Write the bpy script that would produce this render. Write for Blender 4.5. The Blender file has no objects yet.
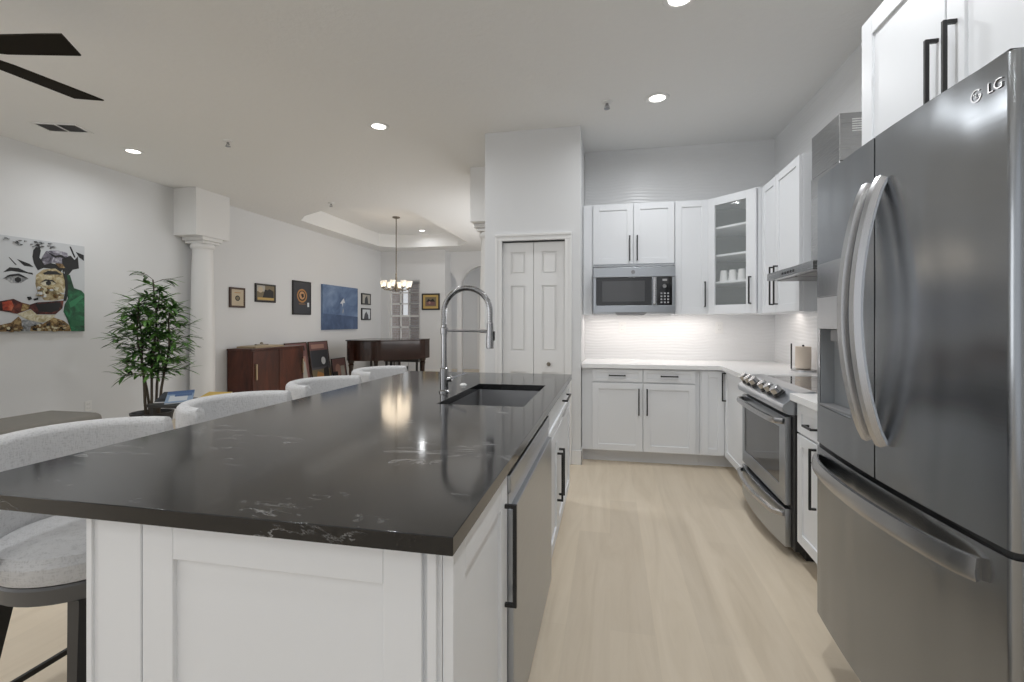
import bpy, bmesh, math, random
from mathutils import Matrix, Vector

S = bpy.context.scene
C = S.collection
R = math.radians
random.seed(7)

# ------------------------------------------------------------------ camera
F_PX, YAW, HC, CZ = 477.5, math.atan(98 / 477.5), 1.30, 3.09
cam_d = bpy.data.cameras.new('camera')
cam_d.sensor_width = 36.0
cam_d.lens = 36.0 * F_PX / 1024.0
cam_d.shift_y = -19.0 / 1024.0
cam_d.clip_start = 0.05
cam = bpy.data.objects.new('camera', cam_d)
cam.location = (0, 0, HC)
cam.rotation_euler = (R(90), 0, YAW)
C.objects.link(cam)
S.camera = cam

# ------------------------------------------------------------------ world, exposure, large lights
W = bpy.data.worlds.new('daylight')
S.world = W
W.use_nodes = True
bg = W.node_tree.nodes['Background']
bg.inputs[0].default_value = (0.93, 0.96, 1.0, 1)
bg.inputs[1].default_value = 0.46
S.view_settings.view_transform = 'Standard'
S.view_settings.look = 'None'
S.view_settings.gamma = 1.0
S.view_settings.exposure = 0.70
S.view_settings.use_curve_mapping = False
S.cycles.use_denoising = True
S.cycles.max_bounces = 10
S.cycles.diffuse_bounces = 5
S.cycles.sample_clamp_indirect = 6


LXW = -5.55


def area(name, loc, direction, sx, sy, power, col=(1, 1, 1), spread=180):
    d = bpy.data.lights.new(name, 'AREA')
    d.shape = 'RECTANGLE'
    d.size, d.size_y, d.energy, d.color = sx, sy, power, col
    d.spread = R(spread)
    o = bpy.data.objects.new(name, d)
    o.location = loc
    o.rotation_euler = Vector(direction).to_track_quat('-Z', 'Y').to_euler()
    C.objects.link(o)
    return o


# added dining and living fill lamps, and daylight from glass doors behind the camera
area('dining_fill', (-1.25, 8.3, 1.7), (-1, 0, 0.1), 3.6, 1.9, 34, (0.97, 0.98, 1.0))  # added fill lamp hidden by the pantry, brightens the dining room; no window built
area('patio_door_daylight', (-2.2, -3.4, 1.5), (0.05, 1, 0.0), 5.5, 2.4, 5, (0.97, 0.98, 1.0))
area('living_fill', (LXW, -0.6, 1.6), (1, 0.25, 0.05), 3.4, 2.0, 36, (0.95, 0.97, 1.0))  # added fill lamp out of view at the left wall; no window built


# ------------------------------------------------------------------ materials
def srgb(r, g, b):
    f = lambda c: (c / 255 / 12.92) if c <= 10 else ((c / 255 + 0.055) / 1.055) ** 2.4
    return (f(r), f(g), f(b), 1)


def mat(name, col, rough=0.5, metal=0.0, spec=0.5, coat=0.0, emit=None, es=0.0, trans=0.0, alpha=1.0):
    m = bpy.data.materials.new(name)
    m.use_nodes = True
    p = m.node_tree.nodes['Principled BSDF']
    p.inputs['Base Color'].default_value = col if len(col) == 4 else (*col, 1)
    p.inputs['Roughness'].default_value = rough
    p.inputs['Metallic'].default_value = metal
    p.inputs['Specular IOR Level'].default_value = spec
    p.inputs['Coat Weight'].default_value = coat
    p.inputs['Transmission Weight'].default_value = trans
    p.inputs['Alpha'].default_value = alpha
    if emit:
        p.inputs['Emission Color'].default_value = (*emit, 1)
        p.inputs['Emission Strength'].default_value = es
    return m


class N:
    """tiny node-graph helper on a material"""
    def __init__(self, m):
        self.t = m.node_tree
        self.p = self.t.nodes['Principled BSDF']

    def n(self, kind, **kw):
        x = self.t.nodes.new(kind)
        for k, v in kw.items():
            if k in x.inputs:
                x.inputs[k].default_value = v
            else:
                setattr(x, k, v)
        return x

    def l(self, a, b):
        self.t.links.new(a, b)

    def coords(self, scale=(1, 1, 1), rot=(0, 0, 0)):
        tc = self.n('ShaderNodeTexCoord')
        mp = self.n('ShaderNodeMapping')
        mp.inputs['Scale'].default_value = scale
        mp.inputs['Rotation'].default_value = rot
        self.l(tc.outputs['Object'], mp.inputs['Vector'])
        return mp.outputs['Vector']

    def bump(self, height, strength, dist):
        b = self.n('ShaderNodeBump', Strength=strength, Distance=dist)
        self.l(height, b.inputs['Height'])
        self.l(b.outputs['Normal'], self.p.inputs['Normal'])
        return b

    def ramp(self, fac, stops):
        r = self.n('ShaderNodeValToRGB')
        e = r.color_ramp.elements
        while len(e) > 1:
            e.remove(e[-1])
        e[0].position, e[0].color = stops[0]
        for pos, col in stops[1:]:
            k = e.new(pos)
            k.color = col
        self.l(fac, r.inputs['Fac'])
        return r.outputs['Color']


M = {}
M['wall'] = mat('wall_paint', (0.72, 0.725, 0.73), 0.75, spec=0.25)
g = N(M['wall'])
nz = g.n('ShaderNodeTexNoise', Scale=120.0, Detail=3.0)
g.l(g.coords(), nz.inputs['Vector'])
g.bump(nz.outputs['Fac'], 0.08, 0.004)

M['ceiling'] = mat('ceiling_texture', (0.83, 0.83, 0.82), 0.9, spec=0.1)
g = N(M['ceiling'])
nz = g.n('ShaderNodeTexNoise', Scale=26.0, Detail=5.0, Roughness=0.6)
g.l(g.coords(), nz.inputs['Vector'])
g.bump(nz.outputs['Fac'], 0.35, 0.012)

M['trim'] = mat('trim_paint', (0.78, 0.775, 0.765), 0.4)
M['cab'] = mat('white_cabinet_paint', (0.785, 0.80, 0.82), 0.38)
M['cab_gap'] = mat('cabinet_shadow_gap', (0.10, 0.10, 0.10), 0.8)
M['toe'] = mat('toe_kick_paint', (0.72, 0.73, 0.75), 0.5)

# wavy white wall tile with long horizontal ripples
M['tile'] = mat('wavy_white_tile', (0.76, 0.765, 0.77), 0.28)
g = N(M['tile'])
v = g.coords((1, 1, 1))
n1 = g.n('ShaderNodeTexNoise', Scale=2.2, Detail=1.0)
g.l(v, n1.inputs['Vector'])
sep = g.n('ShaderNodeSeparateXYZ'); g.l(v, sep.inputs[0])
ma = g.n('ShaderNodeMath', operation='MULTIPLY_ADD')
g.l(n1.outputs['Fac'], ma.inputs[0]); ma.inputs[1].default_value = 0.10; g.l(sep.outputs['Z'], ma.inputs[2])
mb = g.n('ShaderNodeMath', operation='MULTIPLY'); g.l(ma.outputs[0], mb.inputs[0]); mb.inputs[1].default_value = 2 * math.pi / 0.030
mc = g.n('ShaderNodeMath', operation='SINE'); g.l(mb.outputs[0], mc.inputs[0])
g.bump(mc.outputs[0], 0.24, 0.003)

M['quartz'] = mat('white_quartz', (0.82, 0.82, 0.82), 0.18)

# black polished quartz with thin broken white veins
M['black_stone'] = mat('black_veined_quartz', (0.012, 0.012, 0.013), 0.10, spec=0.5)
g = N(M['black_stone'])
v = g.coords((1, 1, 1), (0, 0, R(24)))
w = g.n('ShaderNodeTexNoise', Scale=3.6, Detail=7.0, Roughness=0.68, Distortion=0.9)
st = g.coords((0.55, 1.9, 1), (0, 0, R(-28)))
g.l(st, w.inputs['Vector'])
d1 = g.n('ShaderNodeMath', operation='SUBTRACT'); g.l(w.outputs['Fac'], d1.inputs[0]); d1.inputs[1].default_value = 0.5
d2 = g.n('ShaderNodeMath', operation='ABSOLUTE'); g.l(d1.outputs[0], d2.inputs[0])
vein = g.ramp(d2.outputs[0], [(0.0, (1, 1, 1, 1)), (0.004, (0.6, 0.6, 0.6, 1)), (0.012, (0, 0, 0, 1))])
w2 = g.n('ShaderNodeTexNoise', Scale=3.4, Detail=5.0, Roughness=0.7)
g.l(v, w2.inputs['Vector'])
brk = g.ramp(w2.outputs['Fac'], [(0.52, (0, 0, 0, 1)), (0.66, (0.9, 0.9, 0.9, 1))])
mu = g.n('ShaderNodeMixRGB', blend_type='MULTIPLY'); mu.inputs[0].default_value = 1
g.l(vein, mu.inputs[1]); g.l(brk, mu.inputs[2])
fine = g.n('ShaderNodeTexNoise', Scale=190.0, Detail=2.0); g.l(v, fine.inputs['Vector'])
fr = g.ramp(fine.outputs['Fac'], [(0.4, (0.006, 0.006, 0.0065, 1)), (0.75, (0.016, 0.016, 0.017, 1))])
mx = g.n('ShaderNodeMixRGB'); g.l(mu.outputs[0], mx.inputs[0]); g.l(fr, mx.inputs[1])
mx.inputs[2].default_value = (0.42, 0.42, 0.42, 1)
g.l(mx.outputs[0], g.p.inputs['Base Color'])


def brushed(name, col, rough, scale, amt=0.05):
    m = mat(name, col, rough, 1.0)
    g = N(m)
    nz = g.n('ShaderNodeTexNoise', Scale=1.0, Detail=3.0)
    g.l(g.coords(scale), nz.inputs['Vector'])
    mr = g.n('ShaderNodeMapRange')
    mr.inputs['To Min'].default_value = rough - amt
    mr.inputs['To Max'].default_value = rough + amt
    g.l(nz.outputs['Fac'], mr.inputs['Value'])
    g.l(mr.outputs[0], g.p.inputs['Roughness'])
    g.bump(nz.outputs['Fac'], 0.04, 0.001)
    return m


def aniso(m, amt):
    g = N(m)
    t = g.n('ShaderNodeTangent', direction_type='RADIAL', axis='Z')
    g.l(t.outputs[0], g.p.inputs['Tangent'])
    g.p.inputs['Anisotropic'].default_value = amt


M['steel'] = brushed('brushed_steel', (0.43, 0.45, 0.475), 0.30, (3, 3, 260))
M['steel_hood'] = brushed('hood_steel', (0.42, 0.42, 0.42), 0.26, (3, 3, 260))
M['steel_fridge'] = brushed('fridge_dark_steel', (0.305, 0.32, 0.338), 0.22, (3, 3, 260), 0.03)
aniso(M['steel_fridge'], 0.75)
g = N(M['steel_fridge'])
b_old = g.p.inputs['Normal'].links[0].from_node
wv = g.n('ShaderNodeTexNoise', Scale=1.0, Detail=1.0, Distortion=0.4)
g.l(g.coords((5, 5, 1.6)), wv.inputs['Vector'])
bw = g.n('ShaderNodeBump', Strength=0.30, Distance=0.03)
g.l(wv.outputs['Fac'], bw.inputs['Height'])
g.l(bw.outputs['Normal'], b_old.inputs['Normal'])
M['steel_handle'] = mat('handle_steel', (0.50, 0.50, 0.505), 0.24, 1.0)
M['steel_side'] = mat('fridge_side_grey', (0.20, 0.20, 0.20), 0.45, 0.6)
M['chrome'] = mat('faucet_steel', (0.38, 0.38, 0.385), 0.2, 1.0)
M['sink_steel'] = brushed('sink_steel', (0.42, 0.42, 0.425), 0.34, (120, 4, 4))
M['black'] = mat('black_metal', (0.012, 0.012, 0.012), 0.35)
M['black_plastic'] = mat('black_plastic', (0.02, 0.02, 0.02), 0.4)
M['black_glass'] = mat('black_glass', (0.012, 0.012, 0.013), 0.05, spec=0.7)
M['oven_glass'] = mat('oven_glass', (0.05, 0.05, 0.052), 0.07, spec=0.8)
M['grey_plastic'] = mat('grey_plastic', (0.22, 0.22, 0.225), 0.4)
M['pale_plastic'] = mat('pale_grey_plastic', (0.42, 0.42, 0.43), 0.3)
M['white_plastic'] = mat('white_plastic', (0.78, 0.78, 0.77), 0.4)
M['cab_inside'] = mat('cabinet_interior_grey', (0.20, 0.22, 0.225), 0.6)
M['glass'] = mat('clear_glass', (0.9, 0.95, 0.95), 0.02, trans=0.0, alpha=0.12)
M['china'] = mat('white_china', (0.85, 0.85, 0.84), 0.2)
M['lens'] = mat('downlight_lens', (1, 1, 1), 0.5, emit=(1, 0.97, 0.92), es=3.0)
M['bulb'] = mat('chandelier_bulb', (1, 1, 1), 0.5, emit=(1, 0.86, 0.66), es=2.5)
M['frost'] = mat('chandelier_shade_glass', (0.92, 0.88, 0.8), 0.15, trans=0.0, alpha=0.55, emit=(1, 0.93, 0.82), es=0.16)
M['nickel'] = mat('brushed_nickel_bronze', (0.22, 0.19, 0.15), 0.35, 0.9)
M['fan'] = mat('fan_dark_wood', (0.016, 0.013, 0.009), 0.8, spec=0.12)
M['brass'] = mat('pale_brass', (0.62, 0.50, 0.34), 0.3, 1.0)


def wood(name, c1, c2, rough, scale, coat=0.0):
    m = mat(name, c1, rough, coat=coat)
    g = N(m)
    nz = g.n('ShaderNodeTexNoise', Scale=1.0, Detail=6.0, Roughness=0.65, Distortion=0.8)
    g.l(g.coords(scale), nz.inputs['Vector'])
    g.l(g.ramp(nz.outputs['Fac'], [(0.3, c1), (0.7, c2)]), g.p.inputs['Base Color'])
    return m


M['mahogany'] = wood('dark_red_wood', (0.030, 0.009, 0.006, 1), (0.120, 0.034, 0.018, 1), 0.35, (5, 5, 1.6))
M['piano'] = wood('piano_walnut', (0.009, 0.004, 0.003, 1), (0.034, 0.012, 0.007, 1), 0.16, (2.5, 2.5, 12), 0.25)
M['frame_wood'] = mat('walnut_frame', (0.06, 0.03, 0.018), 0.4)
M['frame_black'] = mat('black_frame', (0.012, 0.012, 0.013), 0.35)

# pale oak planks running away from the camera
M['floor'] = mat('pale_oak_planks', (0.5, 0.42, 0.33), 0.42, spec=0.4)
g = N(M['floor'])
v = g.coords((1, 1, 1), (0, 0, R(90)))
br = g.n('ShaderNodeTexBrick', offset=0.37, offset_frequency=2)
br.inputs['Scale'].default_value = 1.0
br.inputs['Brick Width'].default_value = 1.5
br.inputs['Row Height'].default_value = 0.185
br.inputs['Mortar Size'].default_value = 0.0012
br.inputs['Mortar Smooth'].default_value = 0.2
br.inputs['Color1'].default_value = (0.30, 0.30, 0.30, 1)
br.inputs['Color2'].default_value = (0.70, 0.70, 0.70, 1)
br.inputs['Mortar'].default_value = (0.42, 0.42, 0.42, 1)
g.l(v, br.inputs['Vector'])
gr = g.n('ShaderNodeTexNoise', Scale=1.0, Detail=7.0, Roughness=0.62, Distortion=1.2)
g.l(g.coords((9, 0.9, 1)), gr.inputs['Vector'])
gc = g.ramp(gr.outputs['Fac'], [(0.28, (0.630, 0.535, 0.412, 1)), (0.5, (0.690, 0.595, 0.468, 1)), (0.75, (0.740, 0.645, 0.518, 1))])
tint = g.ramp(br.outputs['Color'], [(0.0, (0.84, 0.83, 0.82, 1)), (1.0, (1.08, 1.08, 1.07, 1))])
mx = g.n('ShaderNodeMixRGB', blend_type='MULTIPLY'); mx.inputs[0].default_value = 1
g.l(gc, mx.inputs[1]); g.l(tint, mx.inputs[2])
g.l(mx.outputs[0], g.p.inputs['Base Color'])
g.bump(br.outputs['Fac'], -0.15, 0.002)

# woven boucle fabric
M['fabric'] = mat('white_boucle', (0.66, 0.66, 0.665), 0.95, spec=0.1)
g = N(M['fabric'])
va = g.n('ShaderNodeTexNoise', Scale=1.0, Detail=2.0); g.l(g.coords((230, 230, 60)), va.inputs['Vector'])
vb = g.n('ShaderNodeTexNoise', Scale=1.0, Detail=2.0); g.l(g.coords((50, 50, 260)), vb.inputs['Vector'])
ad = g.n('ShaderNodeMath', operation='ADD'); g.l(va.outputs['Fac'], ad.inputs[0]); g.l(vb.outputs['Fac'], ad.inputs[1])
g.l(g.ramp(ad.outputs[0], [(0.70, (0.49, 0.49, 0.495, 1)), (1.2, (0.61, 0.61, 0.615, 1))]), g.p.inputs['Base Color'])
g.bump(ad.outputs[0], 0.5, 0.004)
M['stool_frame'] = mat('stool_grey_metal', (0.11, 0.11, 0.11), 0.45, 0.3)
M['stool_leg'] = mat('stool_black_wood', (0.022, 0.021, 0.02), 0.4)
M['bench_cloth'] = mat('taupe_bench_cloth', (0.23, 0.218, 0.195), 0.85)
M['leaf'] = mat('leaf_green', (0.05, 0.13, 0.03), 0.45)
g = N(M['leaf'])
nz = g.n('ShaderNodeTexNoise', Scale=9.0, Detail=2.0); g.l(g.coords(), nz.inputs['Vector'])
g.l(g.ramp(nz.outputs['Fac'], [(0.35, (0.022, 0.055, 0.016, 1)), (0.55, (0.11, 0.26, 0.055, 1)), (0.7, (0.26, 0.46, 0.12, 1))]), g.p.inputs['Base Color'])
M['stem'] = mat('cane_stem', (0.06, 0.045, 0.03), 0.6)
M['pot'] = mat('charcoal_pot', (0.03, 0.03, 0.03), 0.5)
M['soil'] = mat('soil', (0.03, 0.02, 0.013), 0.95)
M['dark_table'] = mat('charcoal_table', (0.035, 0.034, 0.033), 0.5)


def flat(name, r, g_, b, rough=0.55):
    return mat(name, srgb(r, g_, b), rough)


def mottled(name, cols, scale=14.0, rough=0.55):
    m = mat(name, srgb(*cols[0]), rough)
    g = N(m)
    nz = g.n('ShaderNodeTexNoise', Scale=scale, Detail=4.0, Roughness=0.6, Distortion=0.8)
    g.l(g.coords(), nz.inputs['Vector'])
    k = len(cols)
    rp = g.ramp(nz.outputs['Fac'], [(0.34 + 0.34 * i / max(1, k - 1), srgb(*c)) for i, c in enumerate(cols)])
    g.l(rp, g.p.inputs['Base Color'])
    return m


# ------------------------------------------------------------------ mesh builder
class MB:
    def __init__(self):
        self.bm = bmesh.new()
        self.mats = []

    def mi(self, m):
        if m not in self.mats:
            self.mats.append(m)
        return self.mats.index(m)

    def box(self, x0, y0, z0, x1, y1, z1, bev=0.0, m=None, seg=2):
        t = bmesh.new()
        vs = [t.verts.new((x, y, z)) for x in (x0, x1) for y in (y0, y1) for z in (z0, z1)]
        for f in ((0, 1, 3, 2), (4, 6, 7, 5), (0, 4, 5, 1), (2, 3, 7, 6), (0, 2, 6, 4), (1, 5, 7, 3)):
            t.faces.new([vs[i] for i in f])
        if bev:
            bmesh.ops.bevel(t, geom=t.edges[:], offset=bev, segments=seg, affect='EDGES', profile=0.5)
        return self._add(t, m)

    def _add(self, t, m=None, mtx=None):
        bmesh.ops.recalc_face_normals(t, faces=t.faces[:])
        if mtx is not None:
            bmesh.ops.transform(t, matrix=mtx, verts=t.verts[:])
        idx = self.mi(m) if m is not None else 0
        mp = {v: self.bm.verts.new(v.co) for v in t.verts}
        for f in t.faces:
            try:
                nf = self.bm.faces.new([mp[v] for v in f.verts])
                nf.material_index = idx
                nf.smooth = True
            except ValueError:
                pass
        t.free()
        return self

    def prism(self, pts, a0, a1, axis='z', bev=0.0, m=None, seg=2):
        """polygon extruded along an axis; pts are the two other coordinates in order"""
        def P(p, a):
            return {'z': (p[0], p[1], a), 'y': (p[0], a, p[1]), 'x': (a, p[0], p[1])}[axis]
        t = bmesh.new()
        lo = [t.verts.new(P(p, a0)) for p in pts]
        hi = [t.verts.new(P(p, a1)) for p in pts]
        n = len(pts)
        t.faces.new(lo); t.faces.new(hi[::-1])
        for i in range(n):
            t.faces.new((lo[i], hi[i], hi[(i + 1) % n], lo[(i + 1) % n]))
        bmesh.ops.recalc_face_normals(t, faces=t.faces[:])
        if bev:
            bmesh.ops.bevel(t, geom=t.edges[:], offset=bev, segments=seg, affect='EDGES', profile=0.5)
        return self._add(t, m)

    def lathe(self, prof, cx=0, cy=0, cz=0, n=32, m=None, mtx=None):
        """profile [(r, z)] about the vertical axis"""
        t = bmesh.new()
        rings = []
        for r, z in prof:
            if r < 1e-6:
                rings.append([t.verts.new((cx, cy, cz + z))])
            else:
                rings.append([t.verts.new((cx + r * math.cos(2 * math.pi * k / n), cy + r * math.sin(2 * math.pi * k / n), cz + z)) for k in range(n)])
        for a, b in zip(rings, rings[1:]):
            for k in range(n):
                q = [a[k % len(a)], a[(k + 1) % len(a)], b[(k + 1) % len(b)], b[k % len(b)]]
                u = []
                for x in q:
                    if x not in u:
                        u.append(x)
                if len(u) > 2:
                    t.faces.new(u)
        for r in (rings[0], rings[-1]):
            if len(r) > 2:
                try:
                    t.faces.new(r)
                except ValueError:
                    pass
        return self._add(t, m, mtx)

    def cyl(self, p0, p1, r0, r1=None, n=16, m=None):
        r1 = r0 if r1 is None else r1
        p0, p1 = Vector(p0), Vector(p1)
        d = p1 - p0
        q = d.to_track_quat('Z', 'Y').to_matrix().to_4x4()
        return self.lathe([(r0, 0), (r1, d.length)], n=n, m=m, mtx=Matrix.Translation(p0) @ q)

    def tube(self, path, sec, m=None, closed=False, up=(0, 0, 1), scales=None):
        """sweep a section [(a, b)] along a path; a goes sideways, b along up"""
        t = bmesh.new()
        path = [Vector(p) for p in path]
        n = len(path)
        rings = []
        up = Vector(up)
        for i, p in enumerate(path):
            if closed:
                d = path[(i + 1) % n] - path[i - 1]
            else:
                d = path[min(i + 1, n - 1)] - path[max(i - 1, 0)]
            d.normalize()
            s = d.cross(up)
            if s.length < 1e-4:
                s = d.cross(Vector((0, 1, 0)))
            s.normalize()
            u = s.cross(d)
            k = scales[i] if scales else 1
            rings.append([t.verts.new(p + s * a * k + u * b * k) for a, b in sec])
        k = len(sec)
        for i in range(n if closed else n - 1):
            A, B = rings[i], rings[(i + 1) % n]
            for j in range(k):
                t.faces.new((A[j], A[(j + 1) % k], B[(j + 1) % k], B[j]))
        if not closed:
            t.faces.new(rings[0][::-1]); t.faces.new(rings[-1])
        return self._add(t, m)

    def pipe(self, path, r, n=12, **kw):
        return self.tube(path, [(r * math.cos(2 * math.pi * k / n), r * math.sin(2 * math.pi * k / n)) for k in range(n)], **kw)

    def quads(self, verts, faces, m=None):
        t = bmesh.new()
        vs = [t.verts.new(v) for v in verts]
        for f in faces:
            t.faces.new([vs[i] for i in f])
        idx = self.mi(m) if m is not None else 0
        mp = {v: self.bm.verts.new(v.co) for v in vs}
        for f in t.faces:
            nf = self.bm.faces.new([mp[v] for v in f.verts])
            nf.material_index = idx
        t.free()
        return self

    def build(self, name, material=None, parent=None, smooth=True, angle=32):
        me = bpy.data.meshes.new(name)
        if material is not None and not self.mats:
            self.mats = [material]
        for f in self.bm.faces:
            f.smooth = smooth
        self.bm.to_mesh(me)
        self.bm.free()
        for m in self.mats:
            me.materials.append(m)
        if smooth:
            me.set_sharp_from_angle(angle=R(angle))
        o = bpy.data.objects.new(name, me)
        C.objects.link(o)
        if smooth:
            wn = o.modifiers.new('weighted_normals', 'WEIGHTED_NORMAL')
            wn.keep_sharp = True
            wn.weight = 100
        if parent:
            o.parent = parent
        return o


def tag(o, label=None, cat=None, group=None, kind=None):
    if label: o['label'] = label
    if cat: o['category'] = cat
    if group: o['group'] = group
    if kind: o['kind'] = kind
    return o


def thing(name, label, cat, loc=(0, 0, 0), rz=0.0, group=None, kind=None):
    o = bpy.data.objects.new(name, None)
    o.empty_display_size = 0.1
    C.objects.link(o)
    o.location = loc
    o.rotation_euler = (0, 0, rz)
    return tag(o, label, cat, group, kind)


def dup(o, parent=None, loc=None, rz=None, label=None):
    c = o.copy()
    C.objects.link(c)
    if parent: c.parent = parent
    if loc is not None: c.location = loc
    if rz is not None: c.rotation_euler = (0, 0, rz)
    if label: c['label'] = label
    for ch in [x for x in S.objects if x.parent == o]:
        dup(ch, c)
    return c


def struct(o):
    return tag(o, kind='structure')


def bx(name, m, *a, parent=None, bev=0.0):
    return MB().box(*a, bev=bev).build(name, m, parent)


# ------------------------------------------------------------------ room shell
BY, RX, LX, FY = 5.10, 1.58, -5.72, 11.25          # back wall, right wall, left wall, far wall
struct(bx('floor', M['floor'], LX - 0.2, -4.0, -0.1, RX + 0.2, FY + 1.6, 0.0))

# ceiling with an octagonal tray over the dining room
tray = [(-5.05, 7.20), (-4.45, 6.86), (-3.50, 6.86), (-3.14, 7.22), (-3.14, 10.36), (-3.50, 10.72), (-5.02, 10.72), (-5.34, 10.42), (-5.34, 7.50)]
mb = MB()
t = mb.bm
outer = [(LX - 0.2, -4.0), (RX + 0.2, -4.0), (RX + 0.2, FY + 1.6), (LX - 0.2, FY + 1.6)]
ov = [t.verts.new((x, y, CZ)) for x, y in outer]
iv = [t.verts.new((x, y, CZ)) for x, y in tray]
es = [t.edges.new((ov[i], ov[(i + 1) % 4])) for i in range(4)] + [t.edges.new((iv[i], iv[(i + 1) % len(iv)])) for i in range(len(iv))]
bmesh.ops.triangle_fill(t, use_beauty=True, use_dissolve=False, edges=es)
up = [t.verts.new((x, y, CZ + 0.30)) for x, y in tray]
for i in range(len(iv)):
    j = (i + 1) % len(iv)
    t.faces.new((iv[i], iv[j], up[j], up[i]))
t.faces.new(up)
mb.box(LX - 0.2, -4.0, CZ + 0.42, RX + 0.2, FY + 1.6, CZ + 0.5)
struct(mb.build('ceiling', M['ceiling'], smooth=False))

struct(bx('wall_left', M['wall'], LX - 0.12, -4.0, 0, LX, FY + 0.1, CZ))
struct(bx('wall_right', M['tile'], RX, -4.0, 0, RX + 0.12, BY + 0.1, CZ))
struct(bx('wall_back', M['tile'], -0.26, BY, 0, RX, BY + 0.12, CZ))
struct(bx('wall_dining', M['wall'], -1.16, 5.25, 0, -1.04, FY + 1.4, CZ))
# pantry block with the closet opening in its face
PX0, PX1, PY = -1.163, -0.262, 4.39
OX0, OX1, OZ = -0.997, -0.405, 2.06
mb = MB()
mb.box(PX0, PY, 0, OX0, PY + 0.11, CZ).box(OX1, PY, 0, PX1, PY + 0.11, CZ).box(OX0, PY, OZ, OX1, PY + 0.11, CZ)
mb.box(PX0, PY + 0.11, 0, PX0 + 0.1, BY + 0.25, CZ).box(PX1 - 0.1, PY + 0.11, 0, PX1, BY + 0.25, CZ).box(PX0 + 0.1, BY + 0.13, 0, PX1 - 0.1, BY + 0.25, CZ)
struct(mb.build('wall_pantry', M['wall'], smooth=False))
# closet casing
mb = MB()
cw = 0.062
for a, b in ((OX0 - cw, OX0), (OX1, OX1 + cw)):
    mb.box(a, PY - 0.018, 0, b, PY - 0.0005, OZ, bev=0.004)
    mb.box(a + (0 if a < OX0 else 0.040), PY - 0.026, 0, b - (0.040 if a < OX0 else 0), PY - 0.016, OZ + 0.02, bev=0.004)
mb.box(OX0 - cw, PY - 0.018, OZ, OX1 + cw, PY - 0.0005, OZ + cw, bev=0.004)
mb.box(OX0 - cw, PY - 0.026, OZ + 0.040, OX1 + cw, PY - 0.016, OZ + cw, bev=0.004)
struct(mb.build('trim_1', M['trim']))
# bifold closet door: two leaves with raised panels
door = struct(thing('door_1', None, None, ((OX0 + OX1) / 2, PY + 0.03, 0)))


def bifold_leaf(w, h):
    mb = MB()
    st, z = 0.075, [0.0, 0.20, 0.82, 1.01, 1.63, 1.735, 1.945, h]
    mb.box(0, 0, 0, st, 0.032, h).box(w - st, 0, 0, w, 0.032, h)
    for a, b in ((z[0], z[1]), (z[2], z[3]), (z[4], z[5]), (z[6], z[7])):
        mb.box(st, 0, a, w - st, 0.032, b)
    for a, b in ((z[1], z[2]), (z[3], z[4]), (z[5], z[6])):
        mb.box(st, 0.012, a, w - st, 0.028, b)
        mb.prism([(st + 0.016, a + 0.016), (w - st - 0.016, a + 0.016), (w - st - 0.016, b - 0.016), (st + 0.016, b - 0.016)], 0.004, 0.014, 'y', bev=0.006, seg=1)
    return mb


lw = (OX1 - OX0) / 2 - 0.005
for k, x in enumerate((-lw - 0.002, 0.002)):
    o = bifold_leaf(lw, OZ - 0.025).build('door_leaf', M['trim'], door)
    o.location = (x, 0, 0.012)
mb = MB()
mb.lathe([(0.0, 0), (0.009, 0), (0.008, 0.012), (0.017, 0.02), (0.019, 0.028), (0.013, 0.036), (0, 0.038)], n=20, mtx=Matrix.Translation((0.145, 0.0, 0.91)) @ Matrix.Rotation(R(90), 4, 'X'))
tag(mb.build('knob', M['nickel'], door), 'small round nickel knob')
mb = MB().box(OX0, PY + 0.02, OZ - 0.012, OX1, PY + 0.05, OZ)
struct(mb.build('trim_2', M['black']))

# far wall of the dining room with a window opening, then the set-back arcade wall
WX0, WX1, WZ0, WZ1 = -5.50, -4.66, 0.55, 2.36
mb = MB()
AX = -4.00
mb.box(LX, FY, 0, WX0, FY + 0.14, CZ).box(WX1, FY, 0, AX, FY + 0.14, CZ).box(WX0, FY, 0, WX1, FY + 0.14, WZ0).box(WX0, FY, WZ1, WX1, FY + 0.14, CZ)
mb.box(AX - 0.12, FY + 0.14, 0, AX, FY + 0.50, CZ)
struct(mb.build('wall_far', M['wall'], smooth=False))
A_Y = FY + 0.40


def arch_pts(x0, x1, zs, rise, n=14):
    c, w = (x0 + x1) / 2, (x1 - x0) / 2
    return [(c - w * math.cos(math.pi * k / n), zs + rise * math.sin(math.pi * k / n)) for k in range(n + 1)]


mb = MB()
SPR = 2.20
pl, pr = -3.82, -3.70            # slim pilaster between the two arches
a1 = arch_pts(-4.9, pl, SPR, 0.48)
a2 = arch_pts(pr, -2.55, SPR, 0.52)
a1 = [p for p in a1 if p[0] > AX + 0.001]
a1 = [(AX, a1[0][1] + 0.08)] + a1
poly = [(AX, CZ)] + a1 + [(pl, 0), (pr, 0)] + a2 + [(-2.55, 0), (-1.16, 0), (-1.16, CZ)]
mb.prism(poly, A_Y, A_Y + 0.14, 'y')
mb.prism([(p[0], p[1] - 0.0) for p in a2] + [(p[0], p[1] + 0.05) for p in a2[::-1]], A_Y - 0.03, A_Y + 0.001, 'y')
mb.box(pl - 0.02, A_Y - 0.04, SPR - 0.05, pr + 0.02, A_Y + 0.15, SPR)
struct(mb.build('wall_arcade', M['wall'], smooth=False))
struct(bx('wall_hall', M['wall'], AX - 0.5, A_Y + 1.0, 0, -1.04, A_Y + 1.12, CZ))
mb = MB()
mb.box(-3.56, A_Y + 0.955, 0, -3.50, A_Y + 0.999, 2.12, bev=0.006).box(-3.50, A_Y + 0.955, 2.05, -2.6, A_Y + 0.999, 2.12, bev=0.006)
struct(mb.build('trim_3', M['trim']))

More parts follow.
